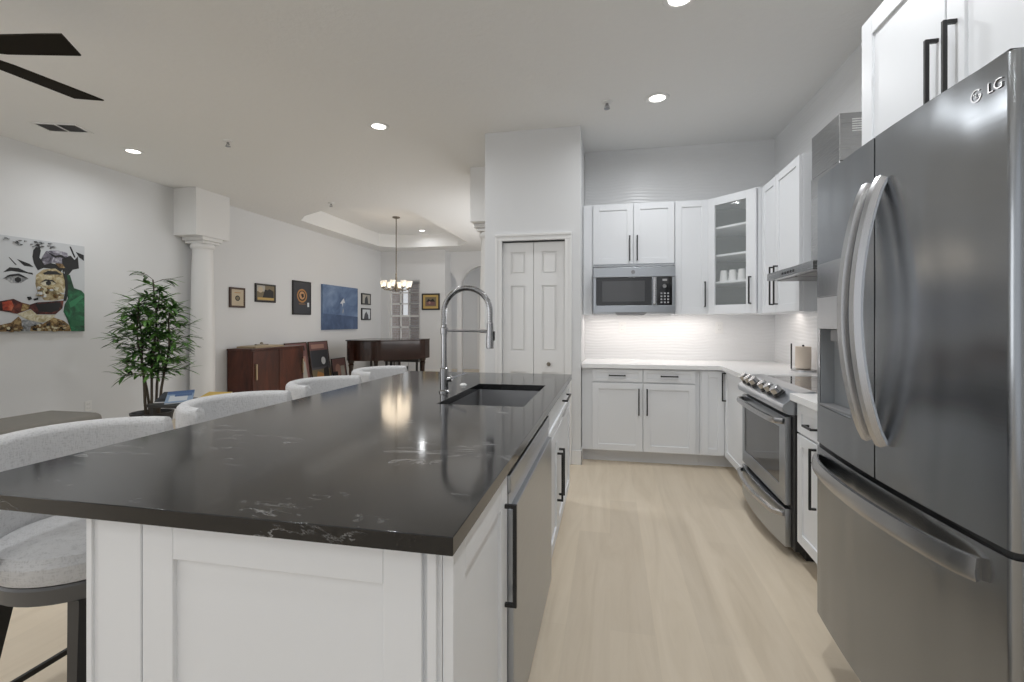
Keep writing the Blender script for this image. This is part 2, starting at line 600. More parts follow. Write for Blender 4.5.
# baseboards
struct(MB().box(LX, -4, 0, LX + 0.015, FY, 0.13, bev=0.004).build('baseboard_left', M['trim']))
struct(MB().box(LX + 0.015, FY - 0.015, 0, AX, FY, 0.13, bev=0.004).build('baseboard_far', M['trim']))
mb = MB().box(PX0 - 0.012, PY - 0.014, 0, OX0 - cw, PY - 0.0005, 0.13, bev=0.004).box(OX1 + cw, PY - 0.014, 0, PX1 + 0.012, PY - 0.0005, 0.13, bev=0.004)
mb.box(PX1, PY - 0.014, 0, PX1 + 0.012, PY + 0.17, 0.13, bev=0.004)
struct(mb.build('baseboard_pantry', M['trim']))

# dining room window
win = struct(thing('window_1', None, None, (0, FY, 0)))
mb = MB()
for a in ((WX0, WX0 + 0.05), (WX1 - 0.05, WX1)):
    mb.box(a[0], 0.03, WZ0, a[1], 0.09, WZ1, bev=0.004)
for z in (WZ0, WZ1 - 0.05, (WZ0 + WZ1) / 2 - 0.03):
    mb.box(WX0, 0.025, z, WX1, 0.095, z + 0.05, bev=0.004)
for k in (1, 2):
    x = WX0 + 0.05 + (WX1 - WX0 - 0.1) * k / 3
    mb.box(x - 0.017, 0.045, WZ0, x + 0.017, 0.075, WZ1)
for z in (WZ0 + 0.32, WZ0 + 0.62, WZ1 - 0.32, WZ1 - 0.60):
    mb.box(WX0, 0.045, z - 0.017, WX1, 0.075, z + 0.017)
mb.build('window_frame', M['trim'], win)
bx('pane', M['glass'], WX0 + 0.05, 0.058, WZ0 + 0.05, WX1 - 0.05, 0.062, WZ1 - 0.05, parent=win)
bx('window_sill', M['trim'], WX0 - 0.06, -0.05, WZ0 - 0.03, WX1 + 0.06, 0.03, WZ0, parent=win)
mb = MB()
for k in range(44):
    z = WZ0 + 0.06 + k * 0.040
    mb.quads([(WX0 + 0.55, 0.018, z), (WX1 - 0.03, 0.018, z), (WX1 - 0.03, 0.036, z + 0.022), (WX0 + 0.55, 0.036, z + 0.022)], [(0, 1, 2, 3)])
mb.box(WX0 + 0.55, 0.01, WZ1 - 0.09, WX1 - 0.03, 0.04, WZ1 - 0.04)
tag(mb.build('blind', M['grey_plastic'], win, smooth=False), 'grey slatted blind')
# neighbour's brick wall and paving seen through the glass
M['brick'] = mat('outdoor_brick', (0.4, 0.3, 0.25), 0.8)
g = N(M['brick'])
b2 = g.n('ShaderNodeTexBrick')
b2.inputs['Scale'].default_value = 3.0
b2.inputs['Color1'].default_value = (0.16, 0.10, 0.085, 1); b2.inputs['Color2'].default_value = (0.26, 0.20, 0.18, 1); b2.inputs['Mortar'].default_value = (0.30, 0.29, 0.29, 1)
g.l(g.coords((1, 1, 1), (R(90), 0, 0)), b2.inputs['Vector']); g.l(b2.outputs['Color'], g.p.inputs['Base Color'])
mb = MB().box(-10.5, FY + 4.6, 0, -7.38, FY + 5.0, 4.2).box(-7.02, FY + 4.6, 0, -4.4, FY + 5.0, 4.2).box(-10.5, FY + 4.7, 0, -4.4, FY + 4.9, 1.5)
tag(mb.build('garden_wall', M['brick'], smooth=False), 'brick garden wall outside the dining window', 'wall')

# ------------------------------------------------------------------ columns with square soffit boxes
def column(name, cx, cy, bw, bd, label):
    c = thing(name, label, 'column', (cx, cy, 0))
    zb = 2.46
    mb = MB()
    mb.box(-bw / 2, -bd / 2, zb, bw / 2, bd / 2, CZ - 0.001, bev=0.003)
    mb.build('soffit_box', M['trim'], c)
    mb = MB()
    k = min(bw, bd) / 2
    mb.box(-k + 0.01, -k + 0.01, zb - 0.05, k - 0.01, k - 0.01, zb, bev=0.006)
    mb.box(-k + 0.035, -k + 0.035, zb - 0.085, k - 0.035, k - 0.035, zb - 0.05, bev=0.008)
    mb.lathe([(0.128, zb - 0.17), (0.128, zb - 0.16), (0.14, zb - 0.15), (0.15, zb - 0.13), (0.15, zb - 0.11), (0.135, zb - 0.085)], n=40)
    mb.build('capital', M['trim'], c)
    MB().lathe([(0.15, 0.14), (0.15, 0.9), (0.13, 2.1), (0.122, zb - 0.165)], n=40).build('shaft', M['trim'], c)
    mb = MB().box(-0.17, -0.17, 0, 0.17, 0.17, 0.08, bev=0.005)
    mb.lathe([(0.165, 0.08), (0.175, 0.1), (0.165, 0.12), (0.152, 0.145)], n=40)
    mb.build('plinth', M['trim'], c)
    return c


column('column', -5.54, 5.63, 0.36, 0.57, 'round white column with square box top against the left wall')
column('column', -1.40, 5.60, 0.37, 0.57, 'white column with box top half hidden behind the pantry wall')

# ------------------------------------------------------------------ cabinet pieces (local: x right, -y to the viewer, z up)
def shaker(x0, z0, x1, z1, y0=0.0, th=0.022, rail=0.058, rec=0.009, mb=None):
    mb = mb or MB()
    b = 0.0016
    yf = y0 - th
    mb.box(x0, yf, z0, x0 + rail, y0, z1, bev=b, seg=1).box(x1 - rail, yf, z0, x1, y0, z1, bev=b, seg=1)
    mb.box(x0 + rail, yf, z1 - rail, x1 - rail, y0, z1, bev=b, seg=1).box(x0 + rail, yf, z0, x1 - rail, y0, z0 + rail, bev=b, seg=1)
    mb.box(x0 + rail - 0.002, yf + rec, z0 + rail - 0.002, x1 - rail + 0.002, y0 - 0.001, z1 - rail + 0.002)
    return mb


def pull(length, vertical=True, proj=0.034, w=0.011):
    mb = MB()
    h = length / 2
    if vertical:
        mb.box(-w / 2, -proj, -h, w / 2, -proj + w, h, bev=0.0012, seg=1)
        for s in (-1, 1):
            mb.box(-w / 2, -proj + w - 0.001, s * h - (w if s > 0 else 0), w / 2, 0, s * h + (0 if s > 0 else w), bev=0.001, seg=1)
    else:
        mb.box(-h, -proj, -w / 2, h, -proj + w, w / 2, bev=0.0012, seg=1)
        for s in (-1, 1):
            mb.box(s * h - (w if s > 0 else 0), -proj + w - 0.001, -w / 2, s * h + (0 if s > 0 else w), 0, w / 2, bev=0.001, seg=1)
    return mb


def add_pull(parent, x, y, z, length, vertical=True, **kw):
    o = pull(length, vertical, **kw).build('handle', M['black'], parent)
    o.location = (x, y, z)
    tag(o, 'black bar handle')
    return o


TH = 0.022


def add_door(parent, x0, z0, x1, z1, hx=None, hz=None, hl=0.20, name='door', rail=0.058, vertical=True):
    d = shaker(x0, z0, x1, z1, rail=rail).build(name, M['cab'], parent)
    if hx is not None:
        add_pull(d, hx, -TH, hz, hl, vertical)
    return d


def carcase(parent, x0, x1, depth, z0, z1, toe=0.0, toe_in=0.075):
    mb = MB().box(x0, 0.001, z0, x1, depth, z1, bev=0.0015, seg=1)
    mb.build('body', M['cab'], parent)
    if toe:
        MB().box(x0, toe_in, 0, x1, depth, toe - 0.001).build('toe_kick', M['toe'], parent)


# ---- kitchen island -------------------------------------------------------------------
IX, IY0, IY1 = -0.309, 0.866, 3.49         # carcase face (doors to -0.30), near and far end
# white end panel and back wall of the island
isl = thing('kitchen_island', 'white panelled back of the kitchen island, behind the bar stools', 'island', (-0.72, 0.845, 0))
o = MB().box(-0.415, 0.0, 0, -0.268, 2.66, 0.879, bev=0.002, seg=1).build('back_panel', M['cab'], isl)
mb = MB()
mb.box(-0.407, -0.006, 0, -0.392, 0.002, 0.879, bev=0.001, seg=1)
mb.build('corner_strip', M['cab'], isl)

u = thing('island_cabinet', 'white island cabinet nearest the camera with one long black pull', 'cabinet', (IX, IY0, 0), R(90))
W1 = 1.335 - IY0
carcase(u, 0.0, W1, 0.60, 0.10, 0.878, 0.10)
add_door(u, -0.012, 0.112, W1 - 0.004, 0.868, W1 - 0.035, 0.650, 0.285, rail=0.075)
e = shaker(-0.262, 0.0, 0.374, 0.877, 0.02, 0.022, 0.078, 0.010).build('end_panel', M['cab'], u)
e2 = MB().box(0.384, 0.0, 0.0, 0.402, 0.02, 0.879, bev=0.001, seg=1).box(0.374, 0.010, 0.0, 0.410, 0.02, 0.879).build('filler_strip', M['cab'], u)
for q in (e, e2):
    q.location = (-0.021, 0.411, 0)
    q.rotation_euler = (0, 0, R(-90))

# dishwasher
D0, D1 = 1.342, 2.235
u = thing('dishwasher', 'stainless steel dishwasher built into the side of the island', 'dishwasher', (IX, D0, 0), R(90))
dw = D1 - D0
MB().box(0.004, 0.002, 0.10, dw - 0.004, 0.58, 0.64, bev=0.002).box(0.004, 0.002, 0.64, dw - 0.004, 0.045, 0.874).build('body', M['grey_plastic'], u)
MB().box(0.004, 0.06, 0, dw - 0.004, 0.58, 0.099).build('toe_kick', M['black_plastic'], u)
MB().box(0.0, -0.040, 0.095, dw, 0.0, 0.762, bev=0.004).build('door', M['steel'], u)
mb = MB().box(0.0, -0.030, 0.806, dw, 0.0, 0.860, bev=0.006)
tag(mb.build('control_panel', M['steel'], u), 'steel control strip above the door')
MB().box(0.0, -0.024, 0.763, dw, 0.0, 0.805).build('grip_ledge', M['pale_plastic'], u)  # pale colour stands in for bright light on the steel door edge
MB().box(0.02, -0.012, 0.861, dw, 0.0, 0.872).build('vent_slot', M['black_plastic'], u)

u = thing('island_cabinet', 'white island sink cabinet beyond the dishwasher, with drawer front above two doors', 'cabinet', (IX, 2.245, 0), R(90))
W2 = IY1 - 2.245
carcase(u, 0.0, W2, 0.60, 0.10, 0.60, 0.10)
mb = MB().box(0.0, 0.001, 0.60, W2, 0.012, 0.878).box(W2 - 0.018, 0.012, 0.60, W2, 0.60, 0.878).box(0, 0.012, 0.60, 0.018, 0.60, 0.878)
mb.build('sink_surround', M['cab'], u)
sp = 0.45
d = shaker(0.004, 0.715, W2 - 0.004, 0.868, rail=0.04).build('drawer', M['cab'], u)
add_pull(d, 0.83, -TH, 0.815, 0.28, False)
add_door(u, 0.004, 0.112, sp - 0.003, 0.705, sp - 0.045, 0.44, 0.27)
add_door(u, sp + 0.003, 0.112, W2 - 0.004, 0.705, sp + 0.05, 0.44, 0.27)

# worktop with the sink opening
SX0, SX1, SY0, SY1 = -0.80, -0.385, 2.13, 2.88
sx0, sx1, sy0, sy1 = -1.535, -0.275, 0.815, 3.52
ZT, ZB = 0.915, 0.880


def slab_with_hole(x0, y0, x1, y1, hx0, hy0, hx1, hy1, zb, zt, bev):
    t = bmesh.new()
    O = [(x0, y0), (x1, y0), (x1, y1), (x0, y1)]
    H = [(hx0, hy0), (hx1, hy0), (hx1, hy1), (hx0, hy1)]
    v = {}
    for z in (zb, zt):
        v[z] = [t.verts.new((*p, z)) for p in O], [t.verts.new((*p, z)) for p in H]
    for i in range(4):
        j = (i + 1) % 4
        for z in (zb, zt):
            t.faces.new((v[z][0][i], v[z][0][j], v[z][1][j], v[z][1][i]))
        t.faces.new((v[zb][0][i], v[zb][0][j], v[zt][0][j], v[zt][0][i]))
        t.faces.new((v[zb][1][i], v[zb][1][j], v[zt][1][j], v[zt][1][i]))
    bmesh.ops.recalc_face_normals(t, faces=t.faces[:])
    edges = [e for e in t.edges if e.is_manifold and e.calc_face_angle(0) > 0.5]
    bmesh.ops.bevel(t, geom=edges, offset=bev, segments=2, affect='EDGES', profile=0.5)
    return MB()._add(t)


o = slab_with_hole(sx0, sy0, sx1, sy1, SX0, SY0, SX1, SY1, ZB, ZT, 0.002).build('island_worktop', M['black_stone'])
tag(o, 'black veined stone worktop covering the whole kitchen island', 'worktop')

# undermount sink
snk = thing('kitchen_sink', 'dark steel undermount sink in the black island worktop', 'sink', ((SX0 + SX1) / 2, (SY0 + SY1) / 2, 0.66))
hw, hl, wt, dz = (SX1 - SX0) / 2 + 0.004, (SY1 - SY0) / 2 + 0.004, 0.006, 0.2185


def rr(hx, hy, r, n=6):
    pts = []
    for cx, cy, a0 in ((hx - r, hy - r, 0), (-hx + r, hy - r, 90), (-hx + r, -hy + r, 180), (hx - r, -hy + r, 270)):
        for k in range(n + 1):
            a = R(a0 + 90 * k / n)
            pts.append((cx + r * math.cos(a), cy + r * math.sin(a)))
    return pts


t = bmesh.new()
loops = []
for hx, hy, r, z in ((hw + 0.02, hl + 0.02, 0.03, dz), (hw, hl, 0.02, dz), (hw, hl, 0.02, 0.02), (hw - 0.016, hl - 0.016, 0.02, 0.006)):
    loops.append([t.verts.new((x, y, z)) for x, y in rr(hx, hy, r)])
for a, b in zip(loops, loops[1:]):
    for i in range(len(a)):
        j = (i + 1) % len(a)
        t.faces.new((a[i], a[j], b[j], b[i]))
t.faces.new(loops[-1])
MB()._add(t).build('basin', M['sink_steel'], snk)
MB().lathe([(0.0, 0.007), (0.018, 0.007), (0.03, 0.010), (0.045, 0.012), (0.047, 0.007)], n=28).build('drain', M['chrome'], snk)

# faucet
fx, fy = -0.893, 2.497
fa = thing('kitchen_faucet', 'tall brushed steel spring faucet standing beside the island sink', 'faucet', (fx, fy, ZT))
MB().lathe([(0, 0), (0.030, 0), (0.030, 0.008), (0.0235, 0.014), (0.0235, 0.13), (0.019, 0.135), (0, 0.135)], n=28).build('base', M['chrome'], fa)
MB().lathe([(0.017, 0.13), (0.017, 0.318), (0.021, 0.320), (0.021, 0.352), (0.0165, 0.356), (0.0165, 0.37), (0, 0.37)], n=24).build('riser', M['chrome'], fa)
arc = [(0, 0, 0.36), (0, 0, 0.42)]
RA = 0.130
for k in range(0, 25):
    a = math.pi - math.pi * k / 24
    arc.append((RA + RA * math.cos(a), 0, 0.44 + RA * math.sin(a)))
arc += [(2 * RA, 0, 0.42), (2 * RA, 0, 0.37)]
MB().pipe(arc, 0.0135, n=14, up=(0, 1, 0)).build('spout_hose', M['chrome'], fa)
# spring coil wound round the arc
tot = [0.0]
vp = [Vector(p) for p in arc]
for a, b in zip(vp, vp[1:]):
    tot.append(tot[-1] + (b - a).length)
coil = []
turns, per = 62, 8
for i in range(turns * per + 1):
    s_ = tot[-1] * i / (turns * per)
    j = max(k for k in range(len(tot) - 1) if tot[k] <= s_ + 1e-9)
    f = (s_ - tot[j]) / (tot[j + 1] - tot[j])
    p = vp[j].lerp(vp[j + 1], f)
    d = (vp[j + 1] - vp[j]).normalized()
    e1 = Vector((0, 1, 0)); e2 = d.cross(e1)
    a = 2 * math.pi * i / per
    coil.append(p + (e1 * math.cos(a) + e2 * math.sin(a)) * 0.0145)
MB().pipe(coil, 0.0022, n=5).build('spring', M['chrome'], fa)
MB().lathe([(0.013, 0.385), (0.017, 0.375), (0.0185, 0.34), (0.0205, 0.30), (0.0205, 0.245), (0.017, 0.242), (0, 0.242)], cx=2 * RA, n=24).build('spray_head', M['chrome'], fa)
mb = MB().box(2 * RA + 0.016, -0.008, 0.285, 2 * RA + 0.026, 0.008, 0.335, bev=0.003)
mb.build('spray_button', M['black_plastic'], fa)
mb = MB().cyl((0.0, 0, 0.338), (2 * RA - 0.02, 0, 0.335), 0.006, n=12)
mb.cyl((2 * RA - 0.055, 0, 0.3355), (2 * RA - 0.02, 0, 0.335), 0.009, n=14)
mb.build('dock_arm', M['chrome'], fa)
mb = MB().cyl((0.018, -0.0, 0.07), (0.045, -0.0, 0.075), 0.016, n=18)
mb.tube([(0.04, 0, 0.075), (0.07, 0, 0.088), (0.125, 0, 0.108)], [(-0.007, -0.004), (0.007, -0.004), (0.007, 0.004), (-0.007, 0.004)])
mb.build('lever', M['chrome'], fa)
o = MB().lathe([(0, 0), (0.022, 0), (0.022, 0.004), (0.015, 0.008), (0.013, 0.012), (0, 0.012)], n=24).build('sink_switch', M['white_plastic'])
o.location = (-0.875, 2.79, ZT)
tag(o, 'small round push button on the worktop behind the faucet', 'button')

# ---- base cabinets along the back wall -------------------------------------------------
FYB = 4.502                                 # carcase face, doors to 4.48
u = thing('base_cabinet', 'white base cabinet with two drawers over two doors below the microwave', 'cabinet', (-0.256, FYB, 0))
carcase(u, 0.0, 1.035, BY - FYB - 0.002, 0.115, 0.876, 0.115)
x = [0.092, 0.548, 1.005]
for k in (0, 1):
    d = shaker(x[k] + 0.003, 0.752, x[k + 1] - 0.003, 0.868, rail=0.034).build('drawer', M['cab'], u)
    add_pull(d, (x[k] + x[k + 1]) / 2, -TH, 0.812, 0.15, False)
add_door(u, x[0] + 0.003, 0.122, x[1] - 0.003, 0.742, x[1] - 0.036, 0.575, 0.24)
add_door(u, x[1] + 0.003, 0.122, x[2] - 0.003, 0.742, x[1] + 0.036, 0.575, 0.24)

CXF = 1.007                                 # carcase face of the right-hand run, doors to 0.985
u = thing('corner_cabinet', 'white corner base cabinet with folding door beside the range', 'cabinet', (0.782, FYB, 0))
mb = MB().prism([(0, 0.001), (CXF - 0.782, 0.001), (CXF - 0.782, -0.722), (RX - 0.782 - 0.002, -0.722), (RX - 0.782 - 0.002, BY - FYB - 0.002), (0, BY - FYB - 0.002)], 0.115, 0.876)
mb.build('body', M['cab'], u)
mb = MB().prism([(0, 0.085), (CXF - 0.782 + 0.085, 0.085), (CXF - 0.782 + 0.085, -0.722), (RX - 0.782 - 0.002, -0.722), (RX - 0.782 - 0.002, BY - FYB - 0.002), (0, BY - FYB - 0.002)], 0, 0.114)
mb.build('toe_kick', M['toe'], u)
add_door(u, 0.010, 0.122, CXF - 0.782 - 0.024, 0.868)
side = shaker(0.0, 0.122, 0.69, 0.868).build('door', M['cab'], u)
side.location = (CXF - 0.782, -0.026, 0)
side.rotation_euler = (0, 0, R(-90))
add_pull(side, 0.050, -TH, 0.735, 0.25)

# range
RY0, RY1 = 2.845, 3.765
u = thing('kitchen_range', 'stainless steel slide-in range with front knobs and oven window', 'range', (0.985, RY1, 0), R(-90))
rw = RY1 - RY0
MB().box(0.003, 0.0, 0.05, rw - 0.003, RX - 0.985 - 0.01, 0.893, bev=0.002).build('body', M['black_plastic'], u)
MB().box(0.02, 0.06, 0.0, rw - 0.02, 0.5, 0.05).build('base', M['black_plastic'], u)


def bowed_panel(x0, x1, z0, z1, y0, th, bow, n=14, m=None, mb=None):
    """front panel whose face bows towards the viewer in plan"""
    pts = []
    for k in range(n + 1):
        f = k / n
        pts.append((x0 + (x1 - x0) * f, y0 - th - bow * (1 - (2 * f - 1) ** 2)))
    pts += [(x1, y0), (x0, y0)]
    return (mb or MB()).prism(pts, z0, z1, 'z', bev=0.003, m=m)


rwd = rw
rw = rw - 0.05        # door and drawer stop short of the side gap
door_o = MB()
z0, z1 = 0.285, 0.775
wx0, wx1, wz0, wz1 = 0.055, rw - 0.095, 0.375, 0.70
for a in ((0.0, wx0, z0, z1), (wx1, rw, z0, z1)):
    door_o.box(a[0], -0.036, a[2], a[1], -0.001, a[3], bev=0.004)
door_o.box(wx0 - 0.004, -0.036, wz1, wx1 + 0.004, -0.001, z1, bev=0.003)
door_o.box(wx0 - 0.004, -0.036, z0, wx1 + 0.004, -0.001, wz0, bev=0.003)
dO = door_o.build('oven_door', M['steel'], u)
bx('oven_window', M['oven_glass'], wx0 - 0.002, -0.030, wz0 - 0.002, wx1 + 0.002, -0.004, wz1 + 0.002, parent=dO)
path = [(0.03, -0.036, 0.745), (0.05, -0.07, 0.745)] + [(0.08 + (rw - 0.16) * k / 12, -0.082 - 0.012 * (1 - (k / 6 - 1) ** 2), 0.745) for k in range(13)] + [(rw - 0.05, -0.07, 0.745), (rw - 0.03, -0.036, 0.745)]
MB().tube(path, [(-0.008, -0.016), (0.008, -0.016), (0.012, 0), (0.008, 0.016), (-0.008, 0.016)]).build('handle', M['steel_handle'], dO)
dr = bowed_panel(0.0, rw, 0.055, 0.265, -0.001, 0.034, 0.03).build('drawer', M['steel'], u)
path = [(0.01, -0.04, 0.232), (0.04, -0.068, 0.228)] + [(0.07 + (rw - 0.14) * k / 12, -0.078 - 0.03 * (1 - (k / 6 - 1) ** 2), 0.226) for k in range(13)] + [(rw - 0.04, -0.066, 0.230), (rw - 0.01, -0.04, 0.232)]
MB().tube(path, [(-0.012, -0.014), (0.010, -0.010), (0.010, 0.010), (-0.012, 0.014)]).build('handle', M['steel_handle'], dr)
rw = rwd
# sloping control fascia with bullnose and the knobs standing on it
prof = [(0.10, 0.925), (0.02, 0.915), (-0.060, 0.850), (-0.068, 0.832), (-0.060, 0.806), (-0.030, 0.795), (0.10, 0.795)]
MB().prism(prof, -0.004, rw + 0.004, 'x', bev=0.004).build('control_panel', M['steel'], u)
nrm = Vector((0, -0.065, 0.080)).normalized()
for k, kx in enumerate((0.075, 0.19, 0.305, 0.50, 0.62, 0.74)):
    kb = MB()
    q = Matrix.Translation((kx, -0.022, 0.881)) @ nrm.to_track_quat('Z', 'X').to_matrix().to_4x4()
    kb.lathe([(0, 0), (0.034, 0), (0.034, 0.007), (0.030, 0.009), (0.028, 0.050), (0.025, 0.053), (0, 0.053)], n=26, mtx=q)
    kn = kb.build('knob', M['steel_handle'], u)
    MB().lathe([(0.0345, 0.0005), (0.0345, 0.008), (0.031, 0.0095), (0.0296, 0.020)], n=26, mtx=q).build('knob_ring', M['black_plastic'], kn)
bx('display', M['black_glass'], 0.365, -0.012, 0.889, 0.44, -0.006, 0.897, parent=u)
MB().box(0.0, 0.02, 0.894, rw, RX - 0.985 - 0.008, 0.912, bev=0.003).build('cooktop', mat('cooktop_glass', (0.09, 0.09, 0.092), 0.06, spec=1.0), u)
for cx_, cy_, r in ((0.22, 0.16, 0.10), (0.22, 0.42, 0.08), (0.70, 0.16, 0.08), (0.70, 0.42, 0.10)):
    MB().tube([(cx_ + r * math.cos(R(9 * k)), cy_ + r * math.sin(R(9 * k)), 0.9122) for k in range(40)], [(-0.002, -0.0004), (0.002, -0.0004), (0.002, 0.0004), (-0.002, 0.0004)], closed=True).build('burner_ring', M['grey_plastic'], u)

u = thing('base_cabinet', 'narrow white base cabinet with drawer and door between range and refrigerator', 'cabinet', (CXF, 2.825, 0), R(-90))
W3 = 0.76
carcase(u, 0.0, W3, RX - CXF - 0.003, 0.115, 0.876, 0.115)
d = shaker(0.004, 0.712, W3 / 2 - 0.003, 0.868, rail=0.05).build('drawer', M['cab'], u)
add_pull(d, W3 / 4 + 0.02, -TH, 0.775, 0.11, False)
d = shaker(W3 / 2 + 0.003, 0.712, W3 - 0.004, 0.868, rail=0.05).build('drawer', M['cab'], u)
add_pull(d, 3 * W3 / 4, -TH, 0.775, 0.16, False)
add_door(u, 0.004, 0.122, W3 / 2 - 0.003, 0.702, 0.245, 0.53, 0.30)
add_door(u, W3 / 2 + 0.003, 0.122, W3 - 0.004, 0.702, W3 / 2 + 0.05, 0.53, 0.30)

# white worktops
o = MB().prism([(-0.258, 4.452), (0.955, 4.452), (0.955, RY1 + 0.004), (RX - 0.001, RY1 + 0.004), (RX - 0.001, BY - 0.001), (-0.258, BY - 0.001)], 0.877, 0.915, bev=0.002).build('worktop', M['quartz'])
tag(o, 'white quartz worktop running along the back wall into the corner', 'worktop')
o = MB().box(0.955, 2.065, 0.877, RX - 0.001, RY0 - 0.004, 0.915, bev=0.002).build('worktop', M['quartz'])
tag(o, 'short white quartz worktop between range and refrigerator', 'worktop')

# ---- wall cabinets ---------------------------------------------------------------------
UY = 4.722
ZU0, ZU1 = 1.372, 2.44
u = thing('wall_cabinet', 'white two-door wall cabinet above the microwave', 'cabinet', (-0.256, UY, 1.40))
MB().box(0, 0.001, ZU0 - 1.40, 0.09, BY - UY - 0.002, ZU1 - 1.40, bev=0.0015, seg=1).build('side_panel', M['cab'], u)
MB().box(0.09, 0.001, 0.435, 0.852, BY - UY - 0.002, ZU1 - 1.40, bev=0.0015, seg=1).build('body', M['cab'], u)
add_door(u, 0.096, 0.455, 0.473, 1.032, 0.440, 0.605, 0.24)
add_door(u, 0.479, 0.455, 0.849, 1.032, 0.510, 0.605, 0.24)
u = thing('wall_cabinet', 'tall narrow white wall cabinet between microwave and glass-door cabinet', 'cabinet', (0.598, UY, ZU0))
MB().box(0, 0.001, 0, 0.297, BY - UY - 0.002, ZU1 - ZU0, bev=0.0015, seg=1).build('body', M['cab'], u)
add_door(u, 0.003, 0.004, 0.294, ZU1 - ZU0 - 0.008, 0.262, 0.185, 0.235)

# corner cabinet with the glass door
A = Vector((0.901, 4.715, 0)); B = Vector((1.222, 4.365, 0))
L = (B - A).length
ang = math.atan2(B.y - A.y, B.x - A.x)
u = thing('corner_wall_cabinet', 'white corner wall cabinet with glass door and shelves', 'cabinet', (A.x, A.y, ZU0), ang)
inv = Matrix.Rotation(-ang, 4, 'Z')
def loc2(p):
    q = inv @ (Vector((p[0], p[1], 0)) - A)
    return (q.x, q.y)
foot = [(0.901, 4.716), (1.222, 4.366), (1.255, 4.366), (RX - 0.002, 4.366), (RX - 0.002, BY - 0.002), (0.901, BY - 0.002)]
fp = [loc2(p) for p in foot]
hh = ZU1 - ZU0
mb = MB()
mb.prism([fp[0], fp[1], fp[2], fp[3], fp[4], fp[5]], 0, 0.018)
mb.prism([fp[0], fp[1], fp[2], fp[3], fp[4], fp[5]], hh - 0.018, hh)
def wallseg(a, b, th, z0=0.018, z1=hh - 0.018):
    a, b = Vector(a), Vector(b)
    n = (b - a).normalized(); n = Vector((-n.y, n.x)) * th
    mb.prism([tuple(a), tuple(b), tuple(b + n), tuple(a + n)], z0, z1)
wallseg(fp[5], fp[0], 0.015)
wallseg(fp[1], fp[3], 0.015)
mb.build('body', M['cab'], u)
mb = MB()
wallseg((fp[4][0], fp[4][1]), (fp[5][0], fp[5][1]), 0.01)
wallseg((fp[3][0], fp[3][1]), (fp[4][0], fp[4][1]), 0.01)
tag(mb.build('back_panel', M['cab_inside'], u), 'grey cabinet interior')
shz = [0.300, 0.545, 0.800]
ins = [loc2(p) for p in ((0.914, 4.74), (1.215, 4.40), (1.255, 4.384), (RX - 0.015, 4.384), (RX - 0.015, BY - 0.015), (0.914, BY - 0.015))]
for z in shz:
    MB().prism(ins, z - 0.018, z).build('shelf', M['cab'], u)
mb = MB()
dx0, dx1, dz0, dz1, st = 0.006, L - 0.004, 0.004, hh - 0.008, 0.068
mb.box(dx0, -TH, dz0, dx0 + st, 0, dz1, bev=0.002, seg=1).box(dx1 - st - 0.022, -TH, dz0, dx1, 0, dz1, bev=0.002, seg=1)
mb.box(dx0 + st, -TH, dz1 - st, dx1 - st - 0.022, 0, dz1, bev=0.002, seg=1).box(dx0 + st, -TH, dz0, dx1 - st - 0.022, 0, dz0 + st + 0.01, bev=0.002, seg=1)
d = mb.build('door', M['cab'], u)
tag(bx('pane', M['glass'], dx0 + st, -0.014, dz0 + st, dx1 - st - 0.022, -0.010, dz1 - st, parent=d), 'clear glass door pane')
add_pull(d, dx1 - 0.045, -TH, 0.20, 0.235)

# cups and plates behind the glass
def world_in_corner(lx, ly, z):
    q = Matrix.Rotation(ang, 4, 'Z') @ Vector((lx, ly, 0)) + A
    return (q.x, q.y, ZU0 + z)
def cup():
    mb = MB()
    mb.lathe([(0, 0.004), (0.026, 0.0), (0.028, 0.004), (0.038, 0.095), (0.0355, 0.095), (0.026, 0.008), (0, 0.008)], n=28)
    return mb
lab = ['white cup on the lower shelf behind the cabinet glass, leftmost of three', 'white cup on the lower shelf behind the cabinet glass, middle of three', 'white cup on the lower shelf behind the cabinet glass, rightmost of three']
c0 = None
for k, lx in enumerate((0.085, 0.175, 0.265)):
    p = world_in_corner(lx, 0.10, shz[0] + 0.0005)
    if c0 is None:
        c0 = thing('cup', lab[k], 'cup', p, 0, 'white cups behind the glass door')
        MB().lathe([(0, 0.0), (0.038, 0.0), (0.034, 0.05), (0.029, 0.098), (0.026, 0.102), (0, 0.102)], n=28).build('body', M['china'], c0)
        MB().pipe([(0.036, 0, 0.025), (0.055, 0, 0.03), (0.058, 0, 0.055), (0.045, 0, 0.078), (0.030, 0, 0.08)], 0.004, n=8, up=(0, 1, 0)).build('handle', M['china'], c0)
    else:
        dup(c0, None, p, 0.5 * k, lab[k])
for k in range(4):
    o = MB().lathe([(0, 0.004), (0.06, 0.0), (0.10, 0.012), (0.102, 0.016), (0.06, 0.006), (0, 0.006)], n=36).build('plate', M['china'])
    o.location = world_in_corner(0.19, 0.16, 0.0185 + 0.0125 * k)
    tag(o, ['grey-white plate at the bottom of the stack behind the cabinet glass', 'grey-white plate second from the bottom behind the cabinet glass', 'grey-white plate third from the bottom behind the cabinet glass', 'grey-white plate topmost of the stack behind the cabinet glass'][k], 'plate', 'plates stacked behind the glass door')

# right-hand wall cabinet
UXF = 1.275
u = thing('wall_cabinet', 'white two-door wall cabinet on the right wall beside the hood', 'cabinet', (UXF, 4.360, ZU0), R(-90))
W4 = 4.360 - 3.548
MB().box(0, 0.001, 0, W4, RX - UXF - 0.002, hh, bev=0.0015, seg=1).build('body', M['cab'], u)
add_door(u, 0.004, 0.004, 0.335, hh - 0.008, 0.290, 0.21, 0.30)
add_door(u, 0.341, 0.004, W4 - 0.006, hh - 0.008, 0.385, 0.21, 0.30)

